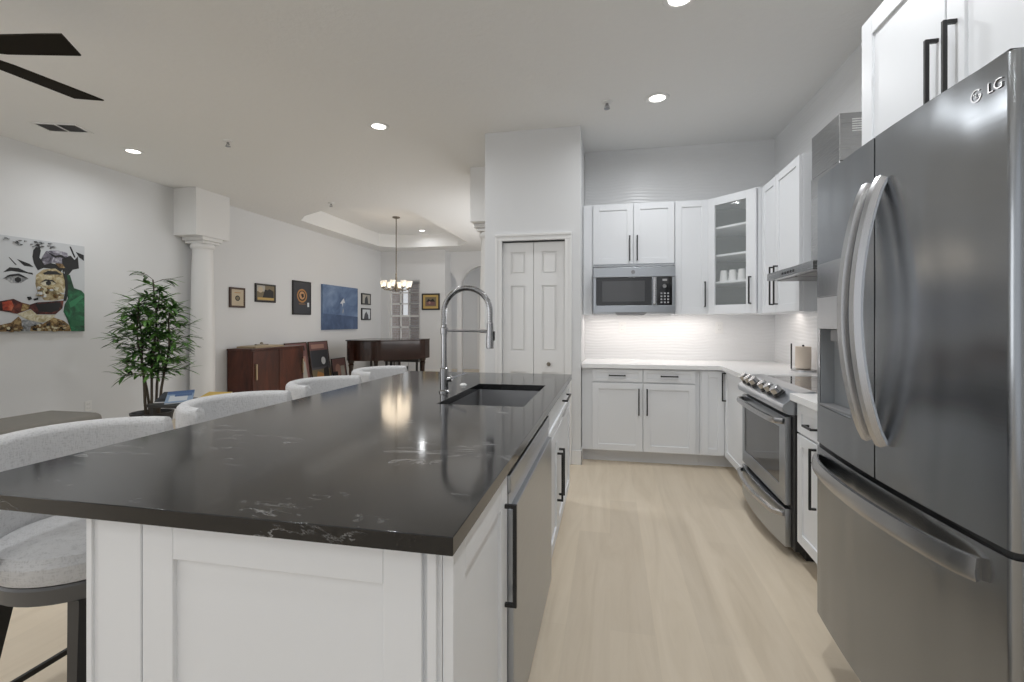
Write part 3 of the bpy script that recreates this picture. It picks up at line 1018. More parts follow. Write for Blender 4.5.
# refrigerator enclosure cabinet
FCX = 0.952
u = thing('refrigerator_cabinet', 'deep white two-door cabinet above the refrigerator', 'cabinet', (FCX, 2.035, 1.865), R(-90))
W5, h5 = 1.15, 0.55
MB().box(0, 0.001, 0, W5, RX - FCX - 0.002, h5, bev=0.0015, seg=1).build('body', M['cab'], u)
add_door(u, 0.004, 0.0, 0.462, h5, 0.432, 0.115, 0.28, rail=0.07)
add_door(u, 0.468, 0.0, W5 - 0.006, h5, 0.508, 0.125, 0.28, rail=0.07)

# ---- microwave -------------------------------------------------------------------------
u = thing('microwave', 'stainless over-counter microwave with black window and keypad', 'microwave', (-0.157, 4.655, 1.378))
mw, mh = 0.750, 0.440
MB().box(0.004, 0.0, 0.0, mw - 0.004, BY - 4.655 - 0.003, mh - 0.012, bev=0.002).build('body', M['steel'], u)
mb = MB()
mb.box(0, -0.030, 0.345, mw, -0.001, mh, bev=0.004)
mb.box(0, -0.030, 0.075, 0.028, -0.001, 0.343, bev=0.003).box(0, -0.030, 0.010, mw, -0.001, 0.078, bev=0.004)
mb.box(0.722, -0.030, 0.080, mw, -0.001, 0.343, bev=0.003)
mb.build('front_trim', M['steel'], u)
d = MB().box(0.030, -0.030, 0.080, 0.540, -0.001, 0.343, bev=0.003).build('door', M['black_glass'], u)
tag(bx('door_window', M['oven_glass'], 0.085, -0.0315, 0.115, 0.475, -0.0295, 0.31, parent=d), 'dark oven window')
MB().box(0.548, -0.062, 0.085, 0.580, -0.030, 0.338, bev=0.007).build('handle', M['steel_handle'], u)
k_ = MB().box(0.585, -0.030, 0.080, 0.720, -0.001, 0.343, bev=0.003).build('keypad', M['black_glass'], u)
MB().box(0.635, -0.032, 0.305, 0.675, -0.0295, 0.322).build('display', M['pale_plastic'], k_)
MB().lathe([(0, 0), (0.018, 0), (0.016, 0.006), (0, 0.006)], n=24, mtx=Matrix.Translation((0.653, -0.0295, 0.255)) @ Matrix.Rotation(R(90), 4, 'X')).build('dial', M['grey_plastic'], k_)
for r_ in range(4):
    for c_ in range(3):
        MB().box(0.617 + c_ * 0.030, -0.0315, 0.098 + r_ * 0.028, 0.633 + c_ * 0.030, -0.0295, 0.112 + r_ * 0.028).build('button', M['pale_plastic'], k_)
mb = MB().lathe([(0, 0), (0.019, 0), (0.019, 0.003), (0.0165, 0.004), (0, 0.004)], n=32, mtx=Matrix.Translation((0.370, -0.029, 0.392)) @ Matrix.Rotation(R(90), 4, 'X'))
mb.build('badge', M['grey_plastic'], u)
mb = MB().prism([(0.20, 0.010), (0.23, -0.012), (0.47, -0.012), (0.50, 0.010)], -0.026, 0.30, 'y', bev=0.003)
mb.build('vent_lip', M['grey_plastic'], u)

# ---- range hood ------------------------------------------------------------------------
u = thing('range_hood', 'stainless chimney range hood with thin flat canopy above the range', 'range hood', (1.05, 3.540, 1.578), R(-90))
hw_, hd = 0.75, RX - 1.05 - 0.003
mb = MB().box(0, 0, 0, hw_, hd, 0.048, bev=0.002)
mb.quads([(0.0, 0.0, 0.048), (hw_, 0, 0.048), (hw_, hd, 0.048), (0, hd, 0.048), (0.19, 0.20, 0.085), (0.57, 0.20, 0.085), (0.57, hd, 0.085), (0.19, hd, 0.085)],
         [(0, 1, 5, 4), (1, 2, 6, 5), (3, 0, 4, 7), (4, 5, 6, 7)])
mb.build('canopy', M['steel_hood'], u)
mb = MB().box(0.19, 0.20, 0.070, 0.57, hd, 0.62, bev=0.002, seg=1)
mb.build('chimney', M['steel_hood'], u)
mb = MB().box(0.193, 0.203, 0.622, 0.567, hd, 0.885, bev=0.002, seg=1)
c_ = mb.build('chimney_cover', M['steel_hood'], u)
mb = MB()
for k in range(6):
    mb.box(0.5665, 0.265, 0.78 + 0.013 * k, 0.5685, 0.32, 0.786 + 0.013 * k)
mb.build('vent_slot', M['white_plastic'], c_)
for k in range(5):
    MB().box(0.28 + 0.045 * k, -0.003, 0.016, 0.30 + 0.045 * k, 0.001, 0.030, bev=0.001, seg=1).build('button', M['black_plastic'], u)
for a in (0.04, 0.39):
    MB().box(a, 0.05, -0.006, a + 0.32, hd - 0.05, 0.001, bev=0.002).build('filter', M['grey_plastic'], u)

# ---- refrigerator ----------------------------------------------------------------------
RFY = 2.050
u = thing('refrigerator', 'large stainless french-door refrigerator with bottom freezer drawer', 'refrigerator', (0.835, RFY, 0), R(-90))
rw = 0.925
MB().box(0.012, 0.0, 0.17, rw - 0.012, RX - 0.835 - 0.02, 1.82, bev=0.004).build('body', M['steel_side'], u)
MB().box(0.03, 0.10, 0.0, rw - 0.03, 0.6, 0.17).build('base', M['black_plastic'], u)


def door_plan(x0, x1, edge_l, edge_r, n=16, y0=-0.006, th=0.052, bow=0.022):
    """plan outline of a softly bowed door, bow is common to the whole front"""
    pts = [(x0, y0)]
    re = 0.016
    for k in range(n + 1):
        f = k / n
        x = x0 + (x1 - x0) * f
        y = y0 - th - bow * (1 - (2 * (x / rw) - 1) ** 2)
        dl, dr = x - x0, x1 - x
        for dd, on in ((dl, edge_l), (dr, edge_r)):
            if on and dd < re:
                y += re - math.sqrt(max(0, re * re - (re - dd) ** 2))
        pts.append((x, y))
    pts.append((x1, y0))
    return pts


def fine_plan(x0, x1, el, er):
    xs = [x0 + 0.016 * f for f in (0, 0.06, 0.2, 0.45, 0.75, 1.0)] + [x0 + (x1 - x0) * k / 12 for k in range(1, 12)] + [x1 - 0.016 * f for f in (1.0, 0.75, 0.45, 0.2, 0.06, 0)]
    xs = sorted(xs)
    y0, th, bow, re = -0.006, 0.046, 0.022, 0.016
    pts = [(x0, y0)]
    for x in xs:
        y = y0 - th - bow * (1 - (2 * (x / rw) - 1) ** 2)
        dl, dr = x - x0, x1 - x
        for dd, on in ((dl, el), (dr, er)):
            r_ = re if on else 0.004
            if dd < r_:
                y += r_ - math.sqrt(max(0, r_ * r_ - (r_ - dd) ** 2))
        pts.append((x, y))
    pts.append((x1, y0))
    return pts


def front_y(x):
    return -0.006 - 0.046 - 0.022 * (1 - (2 * (x / rw) - 1) ** 2)


SPL = 0.461
DZ0, DZ1 = 0.842, 1.842
# left door with the dispenser bay cut out of it
bx0, bx1, bz0, bz1 = 0.045, 0.315, 0.985, 1.275
mb = MB()
def seg_plan(x0, x1, el, er):
    return fine_plan(x0, x1, el, er)
def strip(x0, x1, z0, z1, el=False, er=False, depth0=None):
    pts = [p for p in fine_plan(0.0, SPL - 0.002, True, False)]
    yy = lambda x: front_y(x) + (0.016 - math.sqrt(max(0, 0.016 ** 2 - (0.016 - x) ** 2)) if x < 0.016 else 0)
    xs = sorted(set([x0, x1] + [p[0] for p in pts if x0 < p[0] < x1]))
    mb.prism([(x0, -0.006)] + [(x, yy(x)) for x in xs] + [(x1, -0.006)], z0, z1)
strip(0.0, SPL - 0.002, bz1, DZ1)
strip(0.0, SPL - 0.002, DZ0, bz0)
strip(0.0, bx0, bz0, bz1)
strip(bx1, SPL - 0.002, bz0, bz1)
bmesh.ops.remove_doubles(mb.bm, verts=mb.bm.verts[:], dist=0.0002)
dl = mb.build('left_door', M['steel_fridge'], u, angle=40)
mb = MB()
ox0, ox1, oz0, oz1 = bx0, bx1, bz0, bz1
bx0, bx1, bz0, bz1 = bx0 + 0.001, bx1 - 0.001, bz0 + 0.001, bz1 - 0.001
mb.quads([(bx0, -0.008, bz0), (bx1, -0.008, bz0), (bx1, -0.008, bz1), (bx0, -0.008, bz1), (bx0, front_y(bx0) + 0.002, bz0), (bx1, front_y(bx1) + 0.002, bz0), (bx1, front_y(bx1) + 0.002, bz1), (bx0, front_y(bx0) + 0.002, bz1)],
         [(0, 1, 2, 3), (0, 4, 5, 1), (3, 2, 6, 7), (0, 3, 7, 4), (1, 5, 6, 2)])
tag(mb.build('dispenser_bay', mat('dispenser_bay_grey', (0.27, 0.285, 0.30), 0.4), dl, smooth=False), 'dark recess of the water dispenser')
bx0, bx1, bz0, bz1 = ox0, ox1, oz0, oz1
pp = [(bx0 - 0.008, front_y(bx0))] + [(bx0 - 0.008 + 0.286 * k / 8, front_y(bx0 - 0.008 + 0.286 * k / 8) - 0.008) for k in range(9)] + [(bx1 + 0.008, front_y(bx1))]
tag(MB().prism(pp, bz1, bz1 + 0.115, 'z', bev=0.002).build('dispenser_panel', M['pale_plastic'], dl), 'pale dispenser control panel')
mb = MB().prism(pp, bz1 + 0.117, bz1 + 0.240, 'z', bev=0.002)
mb.build('dispenser_display', M['steel_handle'], dl)
mb = MB().box(0.115, -0.050, bz1 - 0.045, 0.185, -0.01, bz1 - 0.001, bev=0.004).box(0.135, -0.040, bz1 - 0.070, 0.165, -0.02, bz1 - 0.044, bev=0.003)
mb.build('nozzle', M['grey_plastic'], dl)
mb = MB().prism([(bx0 + 0.004, -0.011), (bx1 - 0.004, -0.011), (bx1 - 0.004, -0.058), (bx0 + 0.004, -0.058)], bz0 + 0.001, bz0 + 0.010, 'z', bev=0.002)
mb.build('drip_tray', M['grey_plastic'], dl)
dr_ = MB().prism(fine_plan(SPL + 0.002, rw, False, True), DZ0, DZ1, 'z', bev=0.0).build('right_door', M['steel_fridge'], u, angle=40)
fz = MB().prism(fine_plan(0.0, rw, True, True), 0.185, 0.826, 'z').build('freezer_drawer', M['steel_fridge'], u, angle=40)
mb = MB().box(0.01, -0.045, 0.8265, rw - 0.01, -0.004, 0.8415)
mb.build('gasket', M['black_plastic'], u)
for a in (0.02, rw - 0.10):
    MB().box(a, -0.045, 1.8425, a + 0.08, 0.02, 1.853, bev=0.003).build('hinge_cover', M['black_plastic'], u)


def bow_handle(x, z0, z1, out, side):
    """flat strip bowed outward from the door, its ends resting on the door"""
    path = []
    n = 24
    yb = front_y(x)
    for k in range(n + 1):
        f = k / n
        o_ = out * math.sin(math.pi * f) ** 0.75 if 0 < f < 1 else 0.0
        path.append((x, yb - 0.006 - o_, z0 + (z1 - z0) * f))
    sec = [(-0.015, -0.012), (0.015, -0.012), (0.018, -0.004), (0.014, 0.012), (-0.014, 0.012), (-0.018, -0.004)]
    return MB().tube(path, sec, up=(0, -1, 0))


bow_handle(SPL - 0.022, 0.952, 1.708, 0.066, -1).build('handle', M['steel_handle'], dl)
bow_handle(SPL + 0.052, 0.952, 1.708, 0.066, 1).build('handle', M['steel_handle'], dr_)
path = []
for k in range(25):
    f = k / 24
    x = 0.020 + (rw - 0.092) * f
    path.append((x, front_y(x) - 0.008 - 0.044 * (math.sin(math.pi * f) ** 0.55 if 0 < f < 1 else 0), 0.772))
MB().tube(path, [(-0.008, -0.024), (0.006, -0.026), (0.010, -0.005), (0.005, 0.024), (-0.008, 0.024)]).build('handle', M['steel_handle'], fz)
# maker's mark: a ring emblem and two letters near the top corner
def text_mesh(txt, size, name, m, parent, mtx):
    cu = bpy.data.curves.new(name, 'FONT')
    cu.body, cu.size, cu.extrude = txt, size, 0.002
    tmp = bpy.data.objects.new(name, cu)
    C.objects.link(tmp)
    bpy.context.view_layer.update()
    me = bpy.data.meshes.new_from_object(tmp.evaluated_get(bpy.context.evaluated_depsgraph_get()))
    bpy.data.objects.remove(tmp)
    o = bpy.data.objects.new(name, me)
    me.materials.append(m)
    C.objects.link(o)
    o.parent = parent
    o.matrix_local = mtx
    return o


sl = math.atan2(front_y(0.90) - front_y(0.82), 0.08)
Lg = Matrix.Translation((0.866, front_y(0.866) - 0.0005, 1.778)) @ Matrix.Rotation(sl, 4, 'Z') @ Matrix.Rotation(R(90), 4, 'X')
text_mesh('LG', 0.031, 'lettering', M['steel_handle'], dr_, Lg)
mb = MB()
q = Matrix.Translation((0.838, front_y(0.838) - 0.0006, 1.788)) @ Matrix.Rotation(sl, 4, 'Z') @ Matrix.Rotation(R(90), 4, 'X')
ring = [(0.0125 * math.cos(R(a)), 0.0125 * math.sin(R(a)), 0) for a in range(45, 361, 12)] + [(0.006, 0, 0)]
t_ = MB().tube([Vector(p) for p in ring], [(-0.0016, -0.001), (0.0016, -0.001), (0.0016, 0.001), (-0.0016, 0.001)], up=(0, 0, 1))
t_.cyl((-0.005, 0.004, 0), (-0.005, 0.004, 0.0012), 0.0018, n=12)
t_.box(-0.001, -0.006, -0.001, 0.001, 0.005, 0.001).box(0, -0.006, -0.001, 0.005, -0.0045, 0.001)
bmesh.ops.transform(t_.bm, matrix=q, verts=t_.bm.verts[:])
t_.build('emblem', M['steel_handle'], dr_)

# ---- small things on the counter and walls --------------------------------------------
u = thing('paper_towel_holder', 'paper towel roll on a grey upright holder in the counter corner', 'paper towel holder', (1.485, 4.13, 0.9155))
MB().lathe([(0, 0), (0.085, 0), (0.085, 0.012), (0.06, 0.018), (0, 0.018)], n=36).build('base', M['steel_handle'], u)
mb = MB().cyl((0, 0, 0.015), (0, 0, 0.205), 0.008).cyl((-0.078, 0.02, 0.015), (-0.078, 0.02, 0.215), 0.0055)
mb.build('post', M['black'], u)
tag(MB().lathe([(0.02, 0.022), (0.053, 0.022), (0.055, 0.03), (0.055, 0.185), (0.053, 0.192), (0.02, 0.192)], n=36).build('paper_roll', mat('paper_roll', (0.72, 0.62, 0.52), 0.8), u), 'beige paper roll')


def outlet(loc, rz, label):
    u = thing('wall_outlet', label, 'outlet', loc, rz, 'wall outlets')
    MB().box(-0.036, -0.006, -0.058, 0.036, -0.0005, 0.058, bev=0.003).build('cover_plate', M['white_plastic'], u)
    for z in (-0.022, 0.022):
        f = MB().box(-0.017, -0.0085, z - 0.014, 0.017, -0.005, z + 0.014, bev=0.003).build('socket', M['white_plastic'], u)
        for x in (-0.007, 0.007):
            MB().box(x - 0.0012, -0.0092, z - 0.006, x + 0.0012, -0.0080, z + 0.006).build('slot', M['pale_plastic'], f)
    return u


outlet((0.125, BY, 1.245), 0, 'white outlet on the backsplash directly below the microwave')
outlet((1.07, BY, 1.245), 0, 'white outlet on the backsplash below the glass-door cabinet')
outlet((LX, 4.28, 0.36), R(90), 'white outlet low on the left wall beside the plant')
outlet((LX, 3.45, 0.36), R(90), 'white outlet low on the left wall below the large portrait')

# under-cabinet lamps
area('under_cabinet_lamp', (0.40, 4.88, 1.36), (0, 0.10, -1), 1.2, 0.05, 2.1, (1, 0.92, 0.86))
area('under_cabinet_lamp', (1.40, 4.45, 1.36), (0.05, 0.05, -1), 0.3, 0.5, 0.55, (1, 0.90, 0.82))

# ---- ceiling fixtures ------------------------------------------------------------------
def downlight(x, y, z, label, power):
    u = thing('recessed_downlight', label, 'ceiling light', (x, y, z), 0, 'recessed ceiling lights')
    MB().lathe([(0.062, -0.001), (0.064, -0.006), (0.088, -0.010), (0.094, -0.004), (0.094, -0.0005), (0.062, -0.0005)], n=40).build('trim_ring', M['white_plastic'], u)
    MB().lathe([(0, -0.002), (0.061, -0.002), (0.061, -0.0008), (0, -0.0008)], n=32).build('lens', M['lens'], u)
    d = bpy.data.lights.new('downlight_lamp', 'AREA')
    d.shape = 'DISK'; d.size = 0.12; d.energy = power; d.color = (0.95, 0.975, 1.0); d.spread = R(168)
    o = bpy.data.objects.new('downlight_lamp', d)
    o.location = (x, y, z - 0.02)
    C.objects.link(o)


downlight(0.378, 2.77, CZ, 'recessed downlight at the top edge, nearest over the kitchen aisle', 6)
downlight(0.370, 3.97, CZ, 'recessed downlight in the kitchen ceiling near the wall cabinets', 5.5)
downlight(-2.07, 4.03, CZ, 'recessed downlight in the middle of the ceiling beyond the island', 9)
downlight(-4.89, 4.10, CZ, 'recessed downlight near the left wall and ceiling vent', 5)
downlight(-4.209, 10.28, CZ + 0.30, 'recessed downlight inside the tray ceiling', 2)


# the same downlights carry on over the part of the kitchen and living room behind the camera
for x, y, w_ in ((0.37, 1.55, 'over the aisle beside the refrigerator'), (0.37, 0.20, 'over the aisle beside the camera'), (0.37, -1.3, 'over the aisle behind the camera'), (-2.07, 1.55, 'over the bar stools near the camera'), (-2.07, -0.9, 'behind the camera over the open floor'), (-4.89, 1.10, 'over the long bench'), (-4.89, -1.6, 'over the living area behind the camera')):
    downlight(x, y, CZ, 'recessed downlight ' + w_, 7 if y > 1.2 else 3)


def sprinkler(x, y, z, label):
    u = thing('fire_sprinkler', label, 'sprinkler', (x, y, z), 0, 'ceiling fire sprinklers')
    MB().lathe([(0, 0), (0.045, 0), (0.042, -0.008), (0.018, -0.014), (0, -0.014)], n=28).build('escutcheon', M['white_plastic'], u)
    mb = MB().cyl((0, 0, -0.008), (0, 0, -0.036), 0.012, n=14)
    mb.pipe([(0.008, 0, -0.022), (0.018, 0, -0.038), (0.004, 0, -0.054)], 0.003, n=6).pipe([(-0.008, 0, -0.022), (-0.018, 0, -0.038), (-0.004, 0, -0.054)], 0.003, n=6)
    mb.lathe([(0, -0.052), (0.024, -0.052), (0.024, -0.056), (0, -0.056)], n=20)
    mb.build('head', M['chrome'], u)


sprinkler(-0.024, 3.96, CZ, 'small sprinkler head on the kitchen ceiling')
sprinkler(-3.70, 4.06, CZ, 'small sprinkler head on the ceiling beside the left-hand downlight')
sprinkler(-4.11, 6.49, CZ, 'small sprinkler head on the ceiling just before the tray')

u = thing('ceiling_vent', 'white rectangular air vent in the ceiling near the left wall', 'vent', (-4.94, 3.475, CZ), R(18))
mb = MB().box(-0.19, -0.11, -0.008, 0.19, -0.085, -0.0005, bev=0.002).box(-0.19, 0.085, -0.008, 0.19, 0.11, -0.0005, bev=0.002)
mb.box(-0.19, -0.085, -0.008, -0.165, 0.085, -0.0005, bev=0.002).box(0.165, -0.085, -0.008, 0.19, 0.085, -0.0005, bev=0.002).box(-0.006, -0.085, -0.009, 0.006, 0.085, -0.001)
mb.build('frame', M['white_plastic'], u)
bx('duct', M['grey_plastic'], -0.165, -0.085, -0.002, 0.165, 0.085, -0.001, parent=u)
mb = MB()
for k in range(8):
    y = -0.075 + k * 0.021
    mb.quads([(-0.163, y, -0.008), (0.163, y, -0.008), (0.163, y + 0.014, -0.003), (-0.163, y + 0.014, -0.003)], [(0, 1, 2, 3)])
mb.build('slat', M['pale_plastic'], u, smooth=False)

# ceiling fan
u = thing('ceiling_fan', 'dark ceiling fan with blades entering the upper left corner', 'fan', (-3.035, 1.665, CZ))
zf = 2.60 - CZ
MB().lathe([(0, 0), (0.07, 0), (0.068, -0.03), (0.03, -0.06), (0, -0.06)], n=28).build('canopy', M['fan'], u)
MB().cyl((0, 0, -0.05), (0, 0, zf + 0.08), 0.013).build('downrod', M['fan'], u)
MB().lathe([(0, 0.09), (0.05, 0.09), (0.10, 0.06), (0.11, 0.0), (0.10, -0.05), (0.06, -0.08), (0, -0.085)], cz=zf, n=32).build('motor', M['fan'], u)
for k in range(5):
    a = R(11.6 + 72.6 * k if k < 2 else 11.6 + 73.0 + 71.6 * (k - 1))
    mb = MB().prism([(0.10, -0.045), (0.20, -0.070), (0.50, -0.080), (0.600, -0.080), (0.545, 0.080), (0.20, 0.070), (0.10, 0.045)], -0.004, 0.004, 'z', bev=0.0015, seg=1)
    o = mb.build('blade', M['fan'], u)
    o.location = (0, 0, zf)
    o.rotation_euler = (R(-3), 0, a) if k != 1 else (R(4), 0, a)

# chandelier
u = thing('chandelier', 'bronze chandelier with a ring of lit glass shades above the piano', 'chandelier', (-4.17, 8.85, CZ + 0.30))
zc = 1.98 - (CZ + 0.30)
MB().lathe([(0, 0), (0.075, 0), (0.07, -0.02), (0.02, -0.035), (0, -0.035)], n=28).build('ceiling_plate', M['nickel'], u)
mb = MB().cyl((0, 0, -0.03), (0, 0, zc - 0.02), 0.010)
mb.lathe([(0, 0.30), (0.018, 0.28), (0.012, 0.24), (0.02, 0.18), (0.012, 0.10), (0.028, 0.03), (0.035, -0.02), (0.02, -0.07), (0, -0.09)], cz=zc, n=20)
mb.build('stem', M['nickel'], u)
for k in range(8):
    a = 2 * math.pi * k / 8 + 0.2
    ca, sa = math.cos(a), math.sin(a)
    arm = MB()
    arm.pipe([(0.02 * ca, 0.02 * sa, zc + 0.0), (0.12 * ca, 0.12 * sa, zc - 0.045), (0.22 * ca, 0.22 * sa, zc - 0.040), (0.27 * ca, 0.27 * sa, zc - 0.005)], 0.007, n=8)
    arm.lathe([(0.0, -0.012), (0.03, -0.006), (0.026, 0.012), (0.0, 0.014)], cx=0.27 * ca, cy=0.27 * sa, cz=zc, n=16)
    ao = arm.build('arm', M['nickel'], u)
    sh = MB().lathe([(0.026, 0.012), (0.042, 0.06), (0.056, 0.135), (0.054, 0.135), (0.040, 0.06), (0.024, 0.014)], cx=0.27 * ca, cy=0.27 * sa, cz=zc, n=20).build('lamp_shade', M['frost'], ao)
    MB().lathe([(0, 0.015), (0.011, 0.02), (0.019, 0.055), (0.014, 0.085), (0, 0.095)], cx=0.27 * ca, cy=0.27 * sa, cz=zc, n=14).build('bulb', M['bulb'], ao)
pl_ = bpy.data.lights.new('chandelier_lamp', 'POINT'); pl_.energy = 5; pl_.color = (1, 0.82, 0.6); pl_.shadow_soft_size = 0.28
o = bpy.data.objects.new('chandelier_lamp', pl_); o.location = (-4.17, 8.85, 2.30); C.objects.link(o)

# ---- bar stools ------------------------------------------------------------------------
def make_stool(label, loc):
    u = thing('bar_stool', label, 'bar stool', loc, 0, 'white bar stools along the island')
    # seat cushion: rounded disc slightly squared
    MB().lathe([(0, 0.618), (0.16, 0.618), (0.235, 0.606), (0.252, 0.582), (0.252, 0.552), (0.240, 0.528), (0.0, 0.524)], n=48).build('seat', M['fabric'], u)
    MB().lathe([(0, 0.524), (0.238, 0.524), (0.242, 0.516), (0.236, 0.470), (0.21, 0.462), (0, 0.462)], n=48).build('seat_frame', M['stool_frame'], u)
    # wrap-around back: straight arms joined by a half circle
    path = []
    rb = 0.274
    for k in range(1, 29):
        a = -math.pi / 2 - math.pi * k / 28
        path.append((rb * math.cos(a), rb * math.sin(a), 0))
    t = bmesh.new()
    rings = []
    n = len(path)
    for i, p in enumerate(path):
        d = (Vector(path[min(i + 1, n - 1)]) - Vector(path[max(i - 1, 0)])).normalized()
        s_ = d.cross(Vector((0, 0, 1)))
        f = i / (n - 1)
        top = 0.926
        bot = 0.540
        hw = 0.031 * (0.8 if i in (0, n - 1) else 1)
        sec = []
        for q in range(7):
            a = math.pi * q / 6
            sec.append((hw * math.cos(a), top - 0.028 + 0.028 * math.sin(a)))
        for q in range(7):
            a = math.pi + math.pi * q / 6
            sec.append((hw * math.cos(a), bot + 0.02 + 0.02 * math.sin(a)))
        rings.append([t.verts.new(Vector((p[0], p[1], 0)) + s_ * x + Vector((0, 0, z))) for x, z in sec])
    k_ = len(rings[0])
    for a_, b_ in zip(rings, rings[1:]):
        for j in range(k_):
            t.faces.new((a_[j], a_[(j + 1) % k_], b_[(j + 1) % k_], b_[j]))
    for rg, sgn in ((rings[0], -1), (rings[-1], 1)):
        c = sum((v.co for v in rg), Vector()) / k_
        cv = [t.verts.new(c + (v.co - c) * 0.82 + Vector((0.012, 0, 0))) for v in rg]
        for j in range(k_):
            t.faces.new((rg[j], rg[(j + 1) % k_], cv[(j + 1) % k_], cv[j]))
        t.faces.new(cv)
    MB()._add(t).build('backrest', M['fabric'], u, angle=50)
    for sx, sy in ((1, 1), (1, -1), (-1, 1), (-1, -1)):
        MB().tube([(sx * 0.15, sy * 0.15, 0.465), (sx * 0.205, sy * 0.205, 0.0)], [(-0.019, -0.019), (0.019, -0.019), (0.019, 0.019), (-0.019, 0.019)], up=(0, 1, 0), scales=[1.15, 0.75]).build('leg', M['stool_leg'], u)
    z = 0.12
    e = 0.187
    MB().tube([(e, e, z), (-e, e, z), (-e, -e, z), (e, -e, z)], [(-0.009, -0.009), (0.009, -0.009), (0.009, 0.009), (-0.009, 0.009)], closed=True).build('footrest', M['stool_leg'], u)
    return u


sy = [1.305, 2.035, 2.790, 3.560]
slab_ = ['white boucle bar stool nearest the camera at the island', 'white boucle bar stool second from the camera along the island', 'white boucle bar stool third from the camera, before the sideboard', 'white boucle bar stool farthest from the camera, in front of the piano']
s0 = make_stool(slab_[0], (-1.72, sy[0], 0))
for k in (1, 2, 3):
    dup(s0, None, (-1.72, sy[k], 0), 0, slab_[k])

# ---- living side: bench, plant, table with magazines -----------------------------------
u = thing('long_bench', 'long taupe cushioned bench along the left wall', 'bench', (-4.93, 2.6, 0))
MB().box(-0.30, -1.45, 0.30, 0.32, 1.0, 0.465, bev=0.06, seg=5).build('cushion', M['bench_cloth'], u)
MB().box(-0.29, -1.43, 0.22, 0.31, 0.95, 0.30, bev=0.008).build('frame', M['stool_leg'], u)
for x in (-0.24, 0.26):
    for y in (-1.35, 0.86):
        MB().box(x - 0.025, y - 0.025, 0, x + 0.025, y + 0.025, 0.222, bev=0.004).build('leg', M['stool_leg'], u)

u = thing('potted_palm', 'tall leafy bamboo palm in a dark pot by the white column', 'plant', (-4.90, 4.32, 0))
MB().lathe([(0, 0), (0.15, 0), (0.19, 0.28), (0.20, 0.32), (0.18, 0.32), (0.17, 0.28), (0, 0.28)], n=36).build('pot', M['pot'], u)
MB().lathe([(0, 0.285), (0.168, 0.281), (0.168, 0.275), (0, 0.275)], n=24).build('soil', M['soil'], u)
rnd = random.Random(11)
stems = []
for k, (bx_, by_, tx, ty, tz) in enumerate(((-0.05, 0.02, -0.16, -0.04, 1.42), (0.02, -0.03, 0.05, 0.0, 1.76), (0.05, 0.03, 0.22, 0.05, 1.48), (0.0, 0.05, -0.02, 0.10, 1.60), (-0.02, -0.05, -0.07, -0.12, 1.55))):
    p = [Vector((bx_, by_, 0.28)).lerp(Vector((tx, ty, tz)), f / 8) + Vector((0.02 * math.sin(f * 1.3 + k), 0.02 * math.cos(f + k), 0)) * (f / 8) for f in range(9)]
    stems.append(p)
    MB().pipe(p, 0.015, n=8, scales=[1 - 0.07 * i for i in range(9)]).build('stem', M['stem'], u)
mb = MB()
def leaf(base, d, ln, wd, droop):
    d = Vector(d).normalized()
    s_ = d.cross(Vector((0, 0, 1)))
    if s_.length < 0.1: s_ = Vector((1, 0, 0))
    s_.normalize()
    V, F = [], []
    n = 5
    for i in range(n + 1):
        f = i / n
        c = Vector(base) + d * ln * f + Vector((0, 0, -droop * f * f * ln))
        w_ = wd * (math.sin(math.pi * (0.08 + 0.92 * f)) ** 0.8 if f < 1 else 0.02)
        up_ = s_.cross(d).normalized() * (0.25 * w_)
        V += [tuple(c - s_ * w_ + up_), tuple(c), tuple(c + s_ * w_ + up_)]
        if i:
            a = 3 * (i - 1)
            F += [(a, a + 1, a + 4, a + 3), (a + 1, a + 2, a + 5, a + 4)]
    mb.quads(V, F)
tw = MB()
for si, p in enumerate(stems):
    for j in range(28):
        f = 0.34 + 0.66 * j / 27
        i = min(7, int(f * 8)); c = p[i].lerp(p[i + 1], f * 8 - i)
        a = j * 2.4 + si * 1.1
        reach = rnd.uniform(0.12, 0.30) * (1.0 if f < 0.8 else 0.62)
        lift = rnd.uniform(0.0, 0.25) if f < 0.9 else rnd.uniform(0.2, 0.5)
        d = Vector((math.cos(a), math.sin(a) * 0.8, lift))
        tip = c + d * reach
        tw.pipe([tuple(c), tuple(c.lerp(tip, 0.5) + Vector((0, 0, 0.015))), tuple(tip)], 0.003, n=5)
        for q in range(9):
            g_ = 0.35 + 0.65 * q / 8
            bpt = c.lerp(tip, g_)
            side_ = (-1 if q % 2 else 1) * rnd.uniform(0.25, 0.95) if q < 8 else 0
            dd = Matrix.Rotation(side_, 3, 'Z') @ Vector((d.x, d.y, rnd.uniform(-0.3, 0.65)))
            leaf(bpt, dd, rnd.uniform(0.11, 0.20), rnd.uniform(0.013, 0.020), rnd.uniform(0.0, 0.4))
tw.build('twig', M['stem'], u)
mb.build('foliage', M['leaf'], u, smooth=False)

u = thing('side_table', 'dark low table holding magazines behind the white stools', 'table', (-4.00, 4.00, -0.03))
MB().box(-0.36, -0.22, 0.51, 0.42, 0.24, 0.54, bev=0.006).build('tabletop', M['dark_table'], u)
for x in (-0.32, 0.38):
    for y in (-0.18, 0.20):
        MB().box(x - 0.018, y - 0.018, 0.03, x + 0.018, y + 0.018, 0.512, bev=0.003).build('leg', M['dark_table'], u)


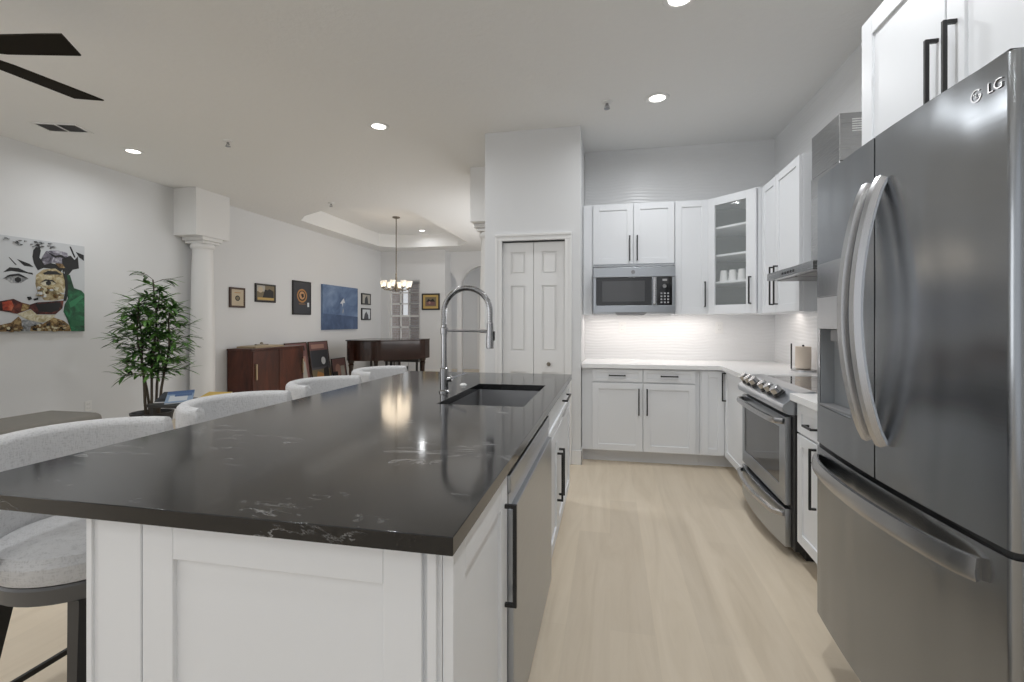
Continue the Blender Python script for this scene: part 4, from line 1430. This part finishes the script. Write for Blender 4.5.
def magazine(name, label, cat, loc, rot, w, h, th, cols, group=None):
    """cover built of flat colour areas; local: x across, y up the cover, z thickness"""
    u = thing(name, label, cat, loc, 0, group)
    u.rotation_euler = rot
    MB().box(0, 0, 0.001, w, h, th - 0.001).build('page_block', M['china'], u)
    mb = MB().box(-0.002, -0.001, th - 0.001, w + 0.002, h + 0.001, th + 0.0006, m=cols[0][0]).box(-0.002, -0.001, -0.0006, w + 0.002, h + 0.001, 0.001, m=cols[0][0])
    for k, (m_, x0, y0, x1, y1) in enumerate(cols[1:]):
        mb.box(x0 * w, y0 * h, th, x1 * w, y1 * h, th + 0.0008 + 0.0002 * k, m=m_)
    mb.build('cover', None, u)
    return u


cb, cl, cwh, cg, cy = flat('cover_blue', 70, 95, 135), flat('cover_sky', 130, 150, 175), flat('cover_white', 190, 195, 200), flat('cover_slate', 62, 66, 72), flat('cover_yellow', 190, 160, 80)
cdk = flat('cover_dark', 40, 40, 42)
magazine('magazine', 'slate grey magazine leaning upright on the dark low table', 'magazine', (-4.33, 3.84, 0.512), (R(11), 0, R(32)), 0.24, 0.30, 0.012, [(cg,), (cdk, 0.08, 0.08, 0.92, 0.30)], 'magazines on the low table')
magazine('magazine', 'blue and white magazine leaning forward on the dark low table', 'magazine', (-4.17, 3.80, 0.512), (R(15), R(-2), R(40)), 0.22, 0.29, 0.010, [(cl,), (cb, 0.0, 0.72, 1.0, 1.0), (cwh, 0.12, 0.12, 0.80, 0.60), (cb, 0.30, 0.50, 0.95, 0.70)], 'magazines on the low table')
magazine('magazine', 'yellow covered magazine lying on the dark low table', 'magazine', (-3.93, 3.84, 0.513), (R(14), 0, R(8)), 0.24, 0.29, 0.012, [(cy,), (cdk, 0.0, 0.0, 1.0, 0.25), (cwh, 0.55, 0.35, 0.98, 0.75)], 'magazines on the low table')

# ---- pictures ---------------------------------------------------------------------------
def on_wall_left(name, label, cat, y0, y1, z0, z1, fw, fm, art, th=0.028, group=None, mat_w=0.0, mat_m=None):
    """picture on the left wall; art: list of (material, polygon in 0..1 of the picture)"""
    u = thing(name, label, cat, (LX + 0.001, (y0 + y1) / 2, z0), R(90), group)
    w, h = y1 - y0, z1 - z0
    build_picture(u, w, h, fw, fm, art, th, mat_w, mat_m)
    return u


def build_picture(u, w, h, fw, fm, art, th, mat_w=0.0, mat_m=None):
    x0 = -w / 2
    if fw:
        mb = MB()
        mb.box(x0, -th, 0, x0 + fw, 0, h, bev=0.002, seg=1).box(-x0 - fw, -th, 0, -x0, 0, h, bev=0.002, seg=1)
        mb.box(x0 + fw, -th, 0, -x0 - fw, 0, fw, bev=0.002, seg=1).box(x0 + fw, -th, h - fw, -x0 - fw, 0, h, bev=0.002, seg=1)
        mb.build('frame', fm, u)
        yb = -th + 0.008
    else:
        yb = -th
    mb = MB()
    a, b = x0 + fw, -x0 - fw
    mb.box(a, yb, fw, b, -0.002, h - fw, m=(mat_m or art[0][0]))
    aw, ah = (b - a) - 2 * mat_w, h - 2 * fw - 2 * mat_w
    for k, (m_, poly) in enumerate(art):
        pts = [(a + mat_w + p[0] * aw, fw + mat_w + p[1] * ah) for p in poly]
        mb.prism(pts, yb - 0.0005 - 0.00025 * k, yb + 0.0005, 'y', m=m_)
    mb.build('picture', None, u, smooth=False)


SKY = mottled('canvas_blue_sky', ((76, 96, 130), (104, 126, 160), (136, 156, 186)), 2.2)
SEA = mottled('canvas_blue_sea', ((62, 80, 112), (88, 108, 142)), 3.5)
FULL = [(0, 0), (1, 0), (1, 1), (0, 1)]
def ell(cx, cy, rx, ry, n=18):
    return [(cx + rx * math.cos(2 * math.pi * k / n), cy + ry * math.sin(2 * math.pi * k / n)) for k in range(n)]
def rect(x0, y0, x1, y1):
    return [(x0, y0), (x1, y0), (x1, y1), (x0, y1)]


pc = {k: flat('paint_' + k, *c) for k, c in dict(white=(196, 199, 202), black=(24, 24, 26), grey=(120, 124, 128), lilac=(112, 108, 122), tan=(168, 152, 116), cream=(186, 178, 150), brown=(86, 64, 40), ochre=(140, 114, 66), red=(150, 54, 32), wine=(70, 26, 26), green=(16, 78, 48), jade=(44, 122, 80), mid=(28, 96, 60)).items()}
for k_, cs, sc in (('tan', ((120, 104, 74), (176, 160, 122), (206, 200, 176)), 18), ('cream', ((150, 138, 100), (196, 188, 160), (214, 212, 200)), 20), ('brown', ((36, 28, 22), (110, 84, 52), (168, 146, 104)), 26), ('ochre', ((44, 34, 26), (132, 104, 62), (186, 168, 124)), 26),
                   ('wine', ((16, 14, 14), (74, 30, 28), (120, 62, 46)), 16), ('red', ((96, 34, 26), (164, 62, 38), (186, 110, 80)), 14), ('green', ((8, 40, 24), (18, 84, 52), (40, 124, 80)), 9), ('lilac', ((40, 38, 44), (120, 116, 130), (190, 190, 198)), 16), ('grey', ((70, 72, 76), (140, 143, 146), (192, 194, 196)), 22)):
    pc[k_] = mottled('paint_' + k_ + '_mottled', cs, sc)
PY0, PY1, PZ0, PZ1 = 3.15, 4.225, 1.195, 2.135
def cv(l):
    return [((y - PY0) / (PY1 - PY0), (z - PZ0) / (PZ1 - PZ0)) for y, z in l]
K = {
'hairA': [(3.746, 2.024), (3.785, 2.076), (3.812, 2.034), (3.799, 1.957), (3.822, 1.923), (3.94, 1.908), (4.017, 1.875), (3.991, 1.827), (3.923, 1.853), (3.833, 1.854), (3.785, 1.825), (3.758, 1.887)],
'hairB': [(4.017, 1.996), (4.088, 2.015), (4.151, 1.944), (4.169, 1.886), (4.106, 1.865), (4.065, 1.805), (4.075, 1.747), (4.043, 1.744), (4.026, 1.831), (4.0, 1.896)],
'brow': [(3.501, 1.777), (3.551, 1.83), (3.624, 1.831), (3.699, 1.797), (3.738, 1.796), (3.746, 1.775), (3.684, 1.787), (3.565, 1.796)],
'lash': [(3.609, 1.918), (3.715, 1.882), (3.749, 1.854), (3.669, 1.858)],
'strand': [(3.544, 1.927), (3.551, 1.928), (3.609, 1.86), (3.597, 1.859)],
'eyeL': [(3.508, 1.72), (3.537, 1.754), (3.602, 1.764), (3.684, 1.747), (3.699, 1.73), (3.639, 1.683), (3.565, 1.677)],
'irisL': [(3.591, 1.727), (3.617, 1.744), (3.642, 1.732), (3.645, 1.707), (3.621, 1.687), (3.594, 1.699)],
'patch': [(3.769, 1.777), (3.833, 1.839), (3.94, 1.86), (4.009, 1.819), (4.035, 1.724), (4.017, 1.547), (3.94, 1.524), (3.841, 1.524), (3.785, 1.592), (3.764, 1.684)],
'browR': [(3.828, 1.801), (3.874, 1.829), (3.949, 1.833), (4.005, 1.8), (3.94, 1.797), (3.841, 1.787)],
'eyeR': [(3.806, 1.696), (3.849, 1.732), (3.915, 1.73), (3.944, 1.701), (3.882, 1.674), (3.833, 1.674)],
'irisR': [(3.854, 1.713), (3.877, 1.728), (3.9, 1.717), (3.9, 1.69), (3.877, 1.677), (3.856, 1.687)],
'hair1': [(3.746, 2.024), (3.793, 2.096), (3.806, 2.061), (3.796, 1.966), (3.812, 1.856), (3.785, 1.825), (3.753, 1.886), (3.739, 1.958)],
'hair2': [(3.812, 1.94), (3.857, 2.031), (3.957, 2.055), (4.052, 2.04), (4.07, 1.973), (4.009, 1.917), (3.923, 1.922), (3.841, 1.887)],
'hair3': [(4.0, 1.97), (4.061, 2.001), (4.115, 1.959), (4.155, 2.014), (4.166, 1.891), (4.097, 1.864), (4.026, 1.876), (4.017, 1.82), (4.047, 1.804), (4.065, 1.746), (4.035, 1.744), (4.009, 1.839)],
'hair4': [(3.94, 1.918), (4.009, 1.917), (4.029, 1.876), (3.974, 1.87)],
'tri': [(4.138, 2.062), (4.216, 2.038), (4.216, 1.978), (4.173, 2.006)],
'strand2': [(4.075, 2.112), (4.086, 2.113), (4.133, 2.001), (4.12, 1.999)],
'band': [(3.30, 1.49), (3.487, 1.501), (3.58, 1.526), (3.646, 1.493), (3.715, 1.474), (3.777, 1.499), (4.017, 1.528), (4.005, 1.446), (3.94, 1.38), (3.777, 1.378), (3.722, 1.432), (3.609, 1.381), (3.491, 1.405), (3.32, 1.41)],
'bandred': [(3.491, 1.491), (3.565, 1.508), (3.583, 1.455), (3.565, 1.41), (3.497, 1.414)],
'bandwine': [(3.761, 1.48), (3.991, 1.507), (3.974, 1.429), (3.907, 1.399), (3.793, 1.406)],
'bandtan': [(3.654, 1.483), (3.715, 1.469), (3.699, 1.422), (3.639, 1.403)],
'nose1': [(3.692, 1.55), (3.722, 1.555), (3.733, 1.53), (3.707, 1.518)],
'nose2': [(3.746, 1.534), (3.785, 1.547), (3.785, 1.527), (3.753, 1.516)],
'chin': [(3.612, 1.377), (3.722, 1.423), (3.777, 1.372), (3.94, 1.375), (3.915, 1.323), (3.809, 1.294), (3.699, 1.322)],
'neck': [(3.642, 1.322), (3.699, 1.316), (3.809, 1.29), (3.828, 1.275), (3.817, 1.206), (3.646, 1.209)],
'body1': [(3.2, 1.205), (3.3, 1.25), (3.488, 1.274), (3.565, 1.295), (3.621, 1.352), (3.642, 1.322), (3.651, 1.209)],
'body2': [(3.715, 1.208), (3.722, 1.258), (3.828, 1.279), (3.923, 1.348), (4.017, 1.313), (4.07, 1.264), (4.086, 1.201)],
'green1': [(4.047, 1.804), (4.075, 1.806), (4.115, 1.667), (4.188, 1.646), (4.221, 1.608), (4.221, 1.199), (4.093, 1.201), (4.052, 1.333), (4.017, 1.411), (4.029, 1.489), (4.061, 1.549), (4.04, 1.646)],
'green2': [(4.065, 1.51), (4.188, 1.596), (4.216, 1.577), (4.115, 1.473), (4.079, 1.452)],
'edge': [(4.009, 1.819), (4.047, 1.804), (4.058, 1.647), (4.04, 1.525), (4.017, 1.524), (4.036, 1.646), (4.029, 1.743)],
'lidL': [(3.501, 1.716), (3.551, 1.759), (3.624, 1.777), (3.702, 1.734), (3.624, 1.757), (3.551, 1.742)],
'lidR': [(3.801, 1.701), (3.849, 1.739), (3.915, 1.737), (3.949, 1.702), (3.915, 1.724), (3.849, 1.724)],
'strand3': [(3.866, 2.023), (3.94, 1.995), (3.991, 2.012), (4.052, 1.971), (3.983, 1.987), (3.94, 1.974)],
'green3': [(4.07, 1.333), (4.206, 1.294), (4.216, 1.263), (4.088, 1.254)],
}
col = dict(hairA='black', hairB='black', edge='black', lidL='black', lidR='black', strand3='black', brow='black', lash='black', strand='black', eyeL='grey', irisL='black', patch='tan', browR='black', eyeR='cream', irisR='black', hair1='black', hair2='lilac', hair3='black', hair4='brown', tri='black', strand2='black', band='wine', bandred='red', bandwine='black', bandtan='ochre', nose1='black', nose2='black', chin='cream', neck='grey', body1='brown', body2='ochre', green1='green', green2='jade', green3='mid')
art = [(pc['white'], FULL)] + [(pc[col[k]], cv(K[k])) for k in K]
rnd = random.Random(3)
for k in range(34):        # collage flecks along the top edge, the collar and the mask
    y, z = rnd.uniform(3.5, 3.95), rnd.uniform(2.06, 2.115)
    art.append((pc['grey' if k % 3 else 'black'], cv(ell(y, z, rnd.uniform(0.006, 0.016), rnd.uniform(0.003, 0.008), 7))))
for k in range(46):
    y = rnd.uniform(3.49, 4.05)
    z = rnd.uniform(1.21, 1.28)
    if 3.64 < y < 3.74: continue
    art.append((pc[['black', 'cream', 'tan', 'brown'][k % 4]], cv(ell(y, z, rnd.uniform(0.008, 0.02), rnd.uniform(0.006, 0.016), 7))))
for k in range(26):
    y, z = rnd.uniform(3.78, 4.0), rnd.uniform(1.56, 1.66)
    art.append((pc[['cream', 'ochre', 'white', 'cream'][k % 4]], cv(ell(y, z, rnd.uniform(0.008, 0.02), rnd.uniform(0.006, 0.02), 7))))
on_wall_left('canvas_painting', 'large collage portrait canvas of a woman with a green glove', 'painting', PY0, PY1, PZ0, PZ1, 0.0, None, art, 0.022)

fc = {k: flat('print_' + k, *c) for k, c in dict(cream=(190, 175, 150), sepia=(120, 108, 84), dark=(34, 32, 32), ink=(58, 60, 66), gold=(176, 128, 76), skin=(196, 150, 108), sky1=(96, 118, 152), sky2=(62, 86, 124), white=(214, 218, 222), tan=(190, 160, 96), plum=(120, 86, 84), slate=(84, 84, 90), rose=(168, 130, 118), pale=(176, 172, 164)).items()}
on_wall_left('framed_picture', 'small dark-framed cream print with round seal beside the column', 'picture', 6.29, 6.60, 1.525, 1.838, 0.030, M['frame_wood'], [(fc['cream'], FULL), (fc['dark'], ell(0.5, 0.46, 0.2, 0.17)), (fc['sepia'], ell(0.5, 0.46, 0.13, 0.11)), (fc['gold'], rect(0.25, 0.78, 0.75, 0.82))])
on_wall_left('framed_picture', 'small black-framed sepia photograph above the sideboard', 'picture', 6.83, 7.31, 1.632, 1.94, 0.028, M['frame_black'], [(fc['sepia'], FULL), (fc['pale'], rect(0, 0.6, 0.45, 1)), (fc['cream'], ell(0.2, 0.72, 0.14, 0.2)), (fc['dark'], [(0.3, 0.1), (0.45, 0.75), (0.6, 0.7), (0.7, 0.8), (0.95, 0.65), (0.95, 0.1)]), (fc['tan'], rect(0.05, 0.05, 0.95, 0.2))])
on_wall_left('framed_poster', 'black framed poster with round gold emblem', 'poster', 7.77, 8.31, 1.437, 2.07, 0.022, M['frame_black'], [(fc['ink'], FULL), (fc['gold'], ell(0.5, 0.57, 0.30, 0.22, 28)), (fc['dark'], ell(0.5, 0.57, 0.23, 0.165, 28)), (fc['skin'], ell(0.5, 0.58, 0.17, 0.13)), (fc['dark'], [(0.42, 0.62), (0.58, 0.64), (0.62, 0.54), (0.5, 0.5)]), (fc['white'], rect(0.82, 0.22, 0.93, 0.36)), (fc['gold'], rect(0.3, 0.30, 0.7, 0.315))])
on_wall_left('canvas_painting', 'wide blue canvas with a small white bird shape', 'painting', 8.67, 10.03, 1.140, 2.067, 0.0, None, [(SKY, FULL), (SEA, [(0, 0), (1, 0), (1, 0.30), (0, 0.36)]), (fc['white'], [(0.46, 0.60), (0.52, 0.68), (0.57, 0.73), (0.58, 0.68), (0.60, 0.62), (0.55, 0.62), (0.53, 0.52), (0.52, 0.60)]), (fc['pale'], [(0.53, 0.40), (0.55, 0.50), (0.56, 0.44), (0.545, 0.36)])], 0.045)
on_wall_left('framed_picture', 'upper of two tiny black-framed prints right of the blue canvas', 'picture', 10.25, 10.68, 1.712, 1.980, 0.03, M['frame_black'], [(fc['pale'], FULL), (fc['ink'], [(0.3, 0.0), (0.35, 0.6), (0.6, 0.9), (0.7, 0.5), (0.75, 0)])])
on_wall_left('framed_picture', 'lower of two tiny black-framed prints right of the blue canvas', 'picture', 10.25, 10.68, 1.348, 1.628, 0.03, M['frame_black'], [(fc['white'], FULL), (fc['slate'], [(0.2, 0.0), (0.3, 0.5), (0.5, 0.8), (0.75, 0.4), (0.8, 0)])])
u = thing('framed_picture', 'dark-framed picture with yellow mat on the far wall right of the window', 'picture', (-4.37, FY - 0.001, 1.60), 0)
build_picture(u, 0.47, 0.41, 0.035, M['frame_black'], [(fc['sepia'], FULL), (fc['plum'], rect(0.1, 0.1, 0.9, 0.5)), (fc['dark'], [(0.1, 0.5), (0.3, 0.8), (0.5, 0.65), (0.7, 0.85), (0.9, 0.5)]), (fc['rose'], ell(0.4, 0.4, 0.1, 0.15))], 0.028, 0.055, fc['tan'])


# posters leaning on the wall beside the sideboard
def leaning(label, y0, y1, zt, xb, art, fw=0.016, fm=None, depth_m=None):
    w = y1 - y0
    h = zt
    u = thing('leaning_poster', label, 'poster', (xb, (y0 + y1) / 2, 0.002), R(90), 'posters leaning on the left wall')
    u.rotation_euler = (R(-8), 0, R(90))
    build_picture(u, w, h, fw, fm or M['frame_black'], art, 0.02)
    return u


leaning('reddish poster leaning on the wall just behind the sideboard', 7.49, 8.12, 0.925, -5.55, [(fc['plum'], FULL), (fc['rose'], rect(0.1, 0.12, 0.9, 0.72)), (fc['pale'], [(0.5, 0.2), (0.62, 0.68), (0.85, 0.6), (0.9, 0.2)]), (fc['dark'], rect(0.1, 0.84, 0.9, 0.92))], fm=M['frame_wood'])
leaning('grey film poster with white badge, leaning on the wall in the middle', 8.17, 8.80, 0.925, -5.55, [(fc['slate'], FULL), (fc['plum'], rect(0.0, 0.82, 1.0, 1.0)), (fc['rose'], rect(0.1, 0.86, 0.8, 0.95)), (fc['ink'], rect(0.05, 0.45, 0.95, 0.82)), (fc['white'], ell(0.68, 0.58, 0.12, 0.085)), (fc['sepia'], rect(0.0, 0.08, 1.0, 0.40)), (fc['gold'], [(0.1, 0.1), (0.3, 0.36), (0.6, 0.3), (0.7, 0.1)]), (fc['dark'], [(0.55, 0.05), (0.65, 0.4), (0.9, 0.45), (0.95, 0.05)])], fm=M['frame_wood'])
leaning('small dark framed picture leaning on the wall, nearest the piano', 8.86, 9.38, 0.545, -5.55, [(fc['plum'], FULL), (fc['rose'], ell(0.4, 0.55, 0.2, 0.25)), (fc['dark'], rect(0.0, 0.0, 0.35, 0.5)), (fc['pale'], rect(0.6, 0.3, 0.9, 0.7))])

# ---- sideboard ---------------------------------------------------------------------------
SBX, SB0, SB1 = -5.275, 6.24, 7.46
u = thing('sideboard', 'dark mahogany sideboard with two doors against the left wall', 'sideboard', (SBX, SB0, 0), R(90))
sw, sd = SB1 - SB0, SBX - LX - 0.02
mb = MB().box(0, 0.0, 0.10, sw, sd, 0.865, bev=0.003)
mb.build('body', M['mahogany'], u)
MB().box(-0.012, -0.024, 0.866, sw + 0.012, sd, 0.893, bev=0.004).build('top', M['mahogany'], u)
MB().box(0.04, 0.04, 0.0, sw - 0.04, sd - 0.02, 0.10).build('plinth', M['black_plastic'], u)
for a, b, hx in ((0.008, sw * 0.475, 0.065), (sw * 0.485, sw - 0.008, sw - 0.045)):
    d = MB().box(a, -0.02, 0.115, b, -0.001, 0.855, bev=0.003).build('door', M['mahogany'], u)
    MB().box(hx - 0.013, -0.045, 0.42, hx + 0.013, -0.021, 0.66, bev=0.003).build('handle', M['brass'], d)
# board game and trinket on its top
u = thing('game_board', 'pale wooden board lying on the sideboard', 'board', (-5.50, 6.72, 0.8935), R(90))
MB().box(-0.33, -0.17, 0, 0.33, 0.17, 0.026, bev=0.004).build('board', flat('board_wood', 176, 156, 128), u)
MB().box(-0.30, -0.14, 0.026, 0.30, 0.14, 0.032, bev=0.002).build('inlay', flat('board_inlay', 196, 180, 152), u)
mb = MB().box(-0.10, -0.03, 0.0, 0.10, 0.03, 0.018, bev=0.005).lathe([(0, 0.018), (0.028, 0.02), (0.018, 0.045), (0, 0.052)], n=18)
o = mb.build('bronze_ornament', M['nickel'])
o.location = (-5.52, 6.75, 0.926)
o.rotation_euler = (0, 0, R(70))
tag(o, 'small dark ornament on the pale board atop the sideboard', 'ornament')

# ---- grand piano -------------------------------------------------------------------------
u = thing('grand_piano', 'polished dark brown baby grand piano in the dining room', 'piano', (-4.42, 8.95, 0))
def spline(pts, n=8):
    out = []
    m_ = len(pts)
    for i in range(m_ - 1):
        p0, p1, p2, p3 = [Vector((*pts[max(0, min(m_ - 1, i + k))], 0)) for k in (-1, 0, 1, 2)]
        for j in range(n):
            f = j / n
            q = 0.5 * ((2 * p1) + (p2 - p0) * f + (2 * p0 - 5 * p1 + 4 * p2 - p3) * f * f + (3 * p1 - p0 - 3 * p2 + p3) * f ** 3)
            out.append((q.x, q.y))
    out.append(pts[-1])
    return out
bent = spline([(-0.66, 0.40), (-0.66, -0.25), (-0.62, -0.46), (-0.46, -0.57), (-0.20, -0.57), (0.06, -0.45), (0.28, -0.22), (0.46, 0.0), (0.60, 0.14), (0.68, 0.34)])
outline = bent + [(0.68, 0.60), (-0.66, 0.60)]
mb = MB().prism(outline, 0.55, 0.925, 'z', bev=0.004)
mb.build('case', M['piano'], u)
cxo = [(x * 1.018, (y - 0.02) * 1.02) for x, y in outline]
MB().prism(cxo, 0.926, 0.952, 'z', bev=0.008).build('lid', M['piano'], u)
MB().box(-0.64, 0.601, 0.57, 0.48, 0.80, 0.72, bev=0.006).build('keybed', M['piano'], u)
MB().box(-0.58, 0.62, 0.721, 0.44, 0.78, 0.745, bev=0.002).build('keyboard', M['china'], u)
for x, y in ((-0.56, -0.40), (0.57, 0.50), (-0.56, 0.62)):
    MB().lathe([(0, 0.0), (0.022, 0.0), (0.034, 0.05), (0.030, 0.08), (0.042, 0.40), (0.056, 0.46), (0.045, 0.48), (0.062, 0.51), (0.062, 0.552), (0, 0.552)], cx=x, cy=y, n=8).build('leg', M['piano'], u)
mb = MB().box(-0.12, 0.40, 0.06, 0.12, 0.52, 0.11, bev=0.006).cyl((-0.06, 0.46, 0.1), (-0.06, 0.46, 0.572), 0.013).cyl((0.06, 0.46, 0.1), (0.06, 0.46, 0.572), 0.013)
mb.build('pedal_lyre', M['piano'], u)
# bench under the piano and a pale armchair behind it
u = thing('piano_bench', 'low black bench standing behind the piano legs', 'bench', (-4.62, 10.2, 0))
MB().box(-0.42, -0.16, 0.40, 0.42, 0.16, 0.49, bev=0.012).build('seat', M['black_plastic'], u)
for x in (-0.37, 0.37):
    for y in (-0.12, 0.12):
        MB().box(x - 0.022, y - 0.022, 0, x + 0.022, y + 0.022, 0.402, bev=0.003).build('leg', M['stool_leg'], u)
u = thing('armchair', 'pale upholstered chair with dark arm behind the piano by the window', 'chair', (-5.20, 10.75, 0))
MB().box(-0.33, -0.30, 0.20, 0.33, 0.30, 0.45, bev=0.05, seg=3).build('seat', M['fabric'], u)
MB().box(-0.33, 0.20, 0.40, 0.33, 0.34, 0.82, bev=0.05, seg=3).build('backrest', M['fabric'], u)
for s_ in (-1, 1):
    MB().tube([(s_ * 0.36, -0.30, 0.0), (s_ * 0.36, -0.30, 0.52), (s_ * 0.36, -0.26, 0.58), (s_ * 0.36, 0.25, 0.60)], [(-0.02, -0.02), (0.02, -0.02), (0.02, 0.02), (-0.02, 0.02)], up=(1, 0, 0)).build('arm', M['stool_leg'], u)
    MB().box(s_ * 0.30 - 0.02, 0.24, 0, s_ * 0.30 + 0.02, 0.28, 0.21).build('leg', M['stool_leg'], u)
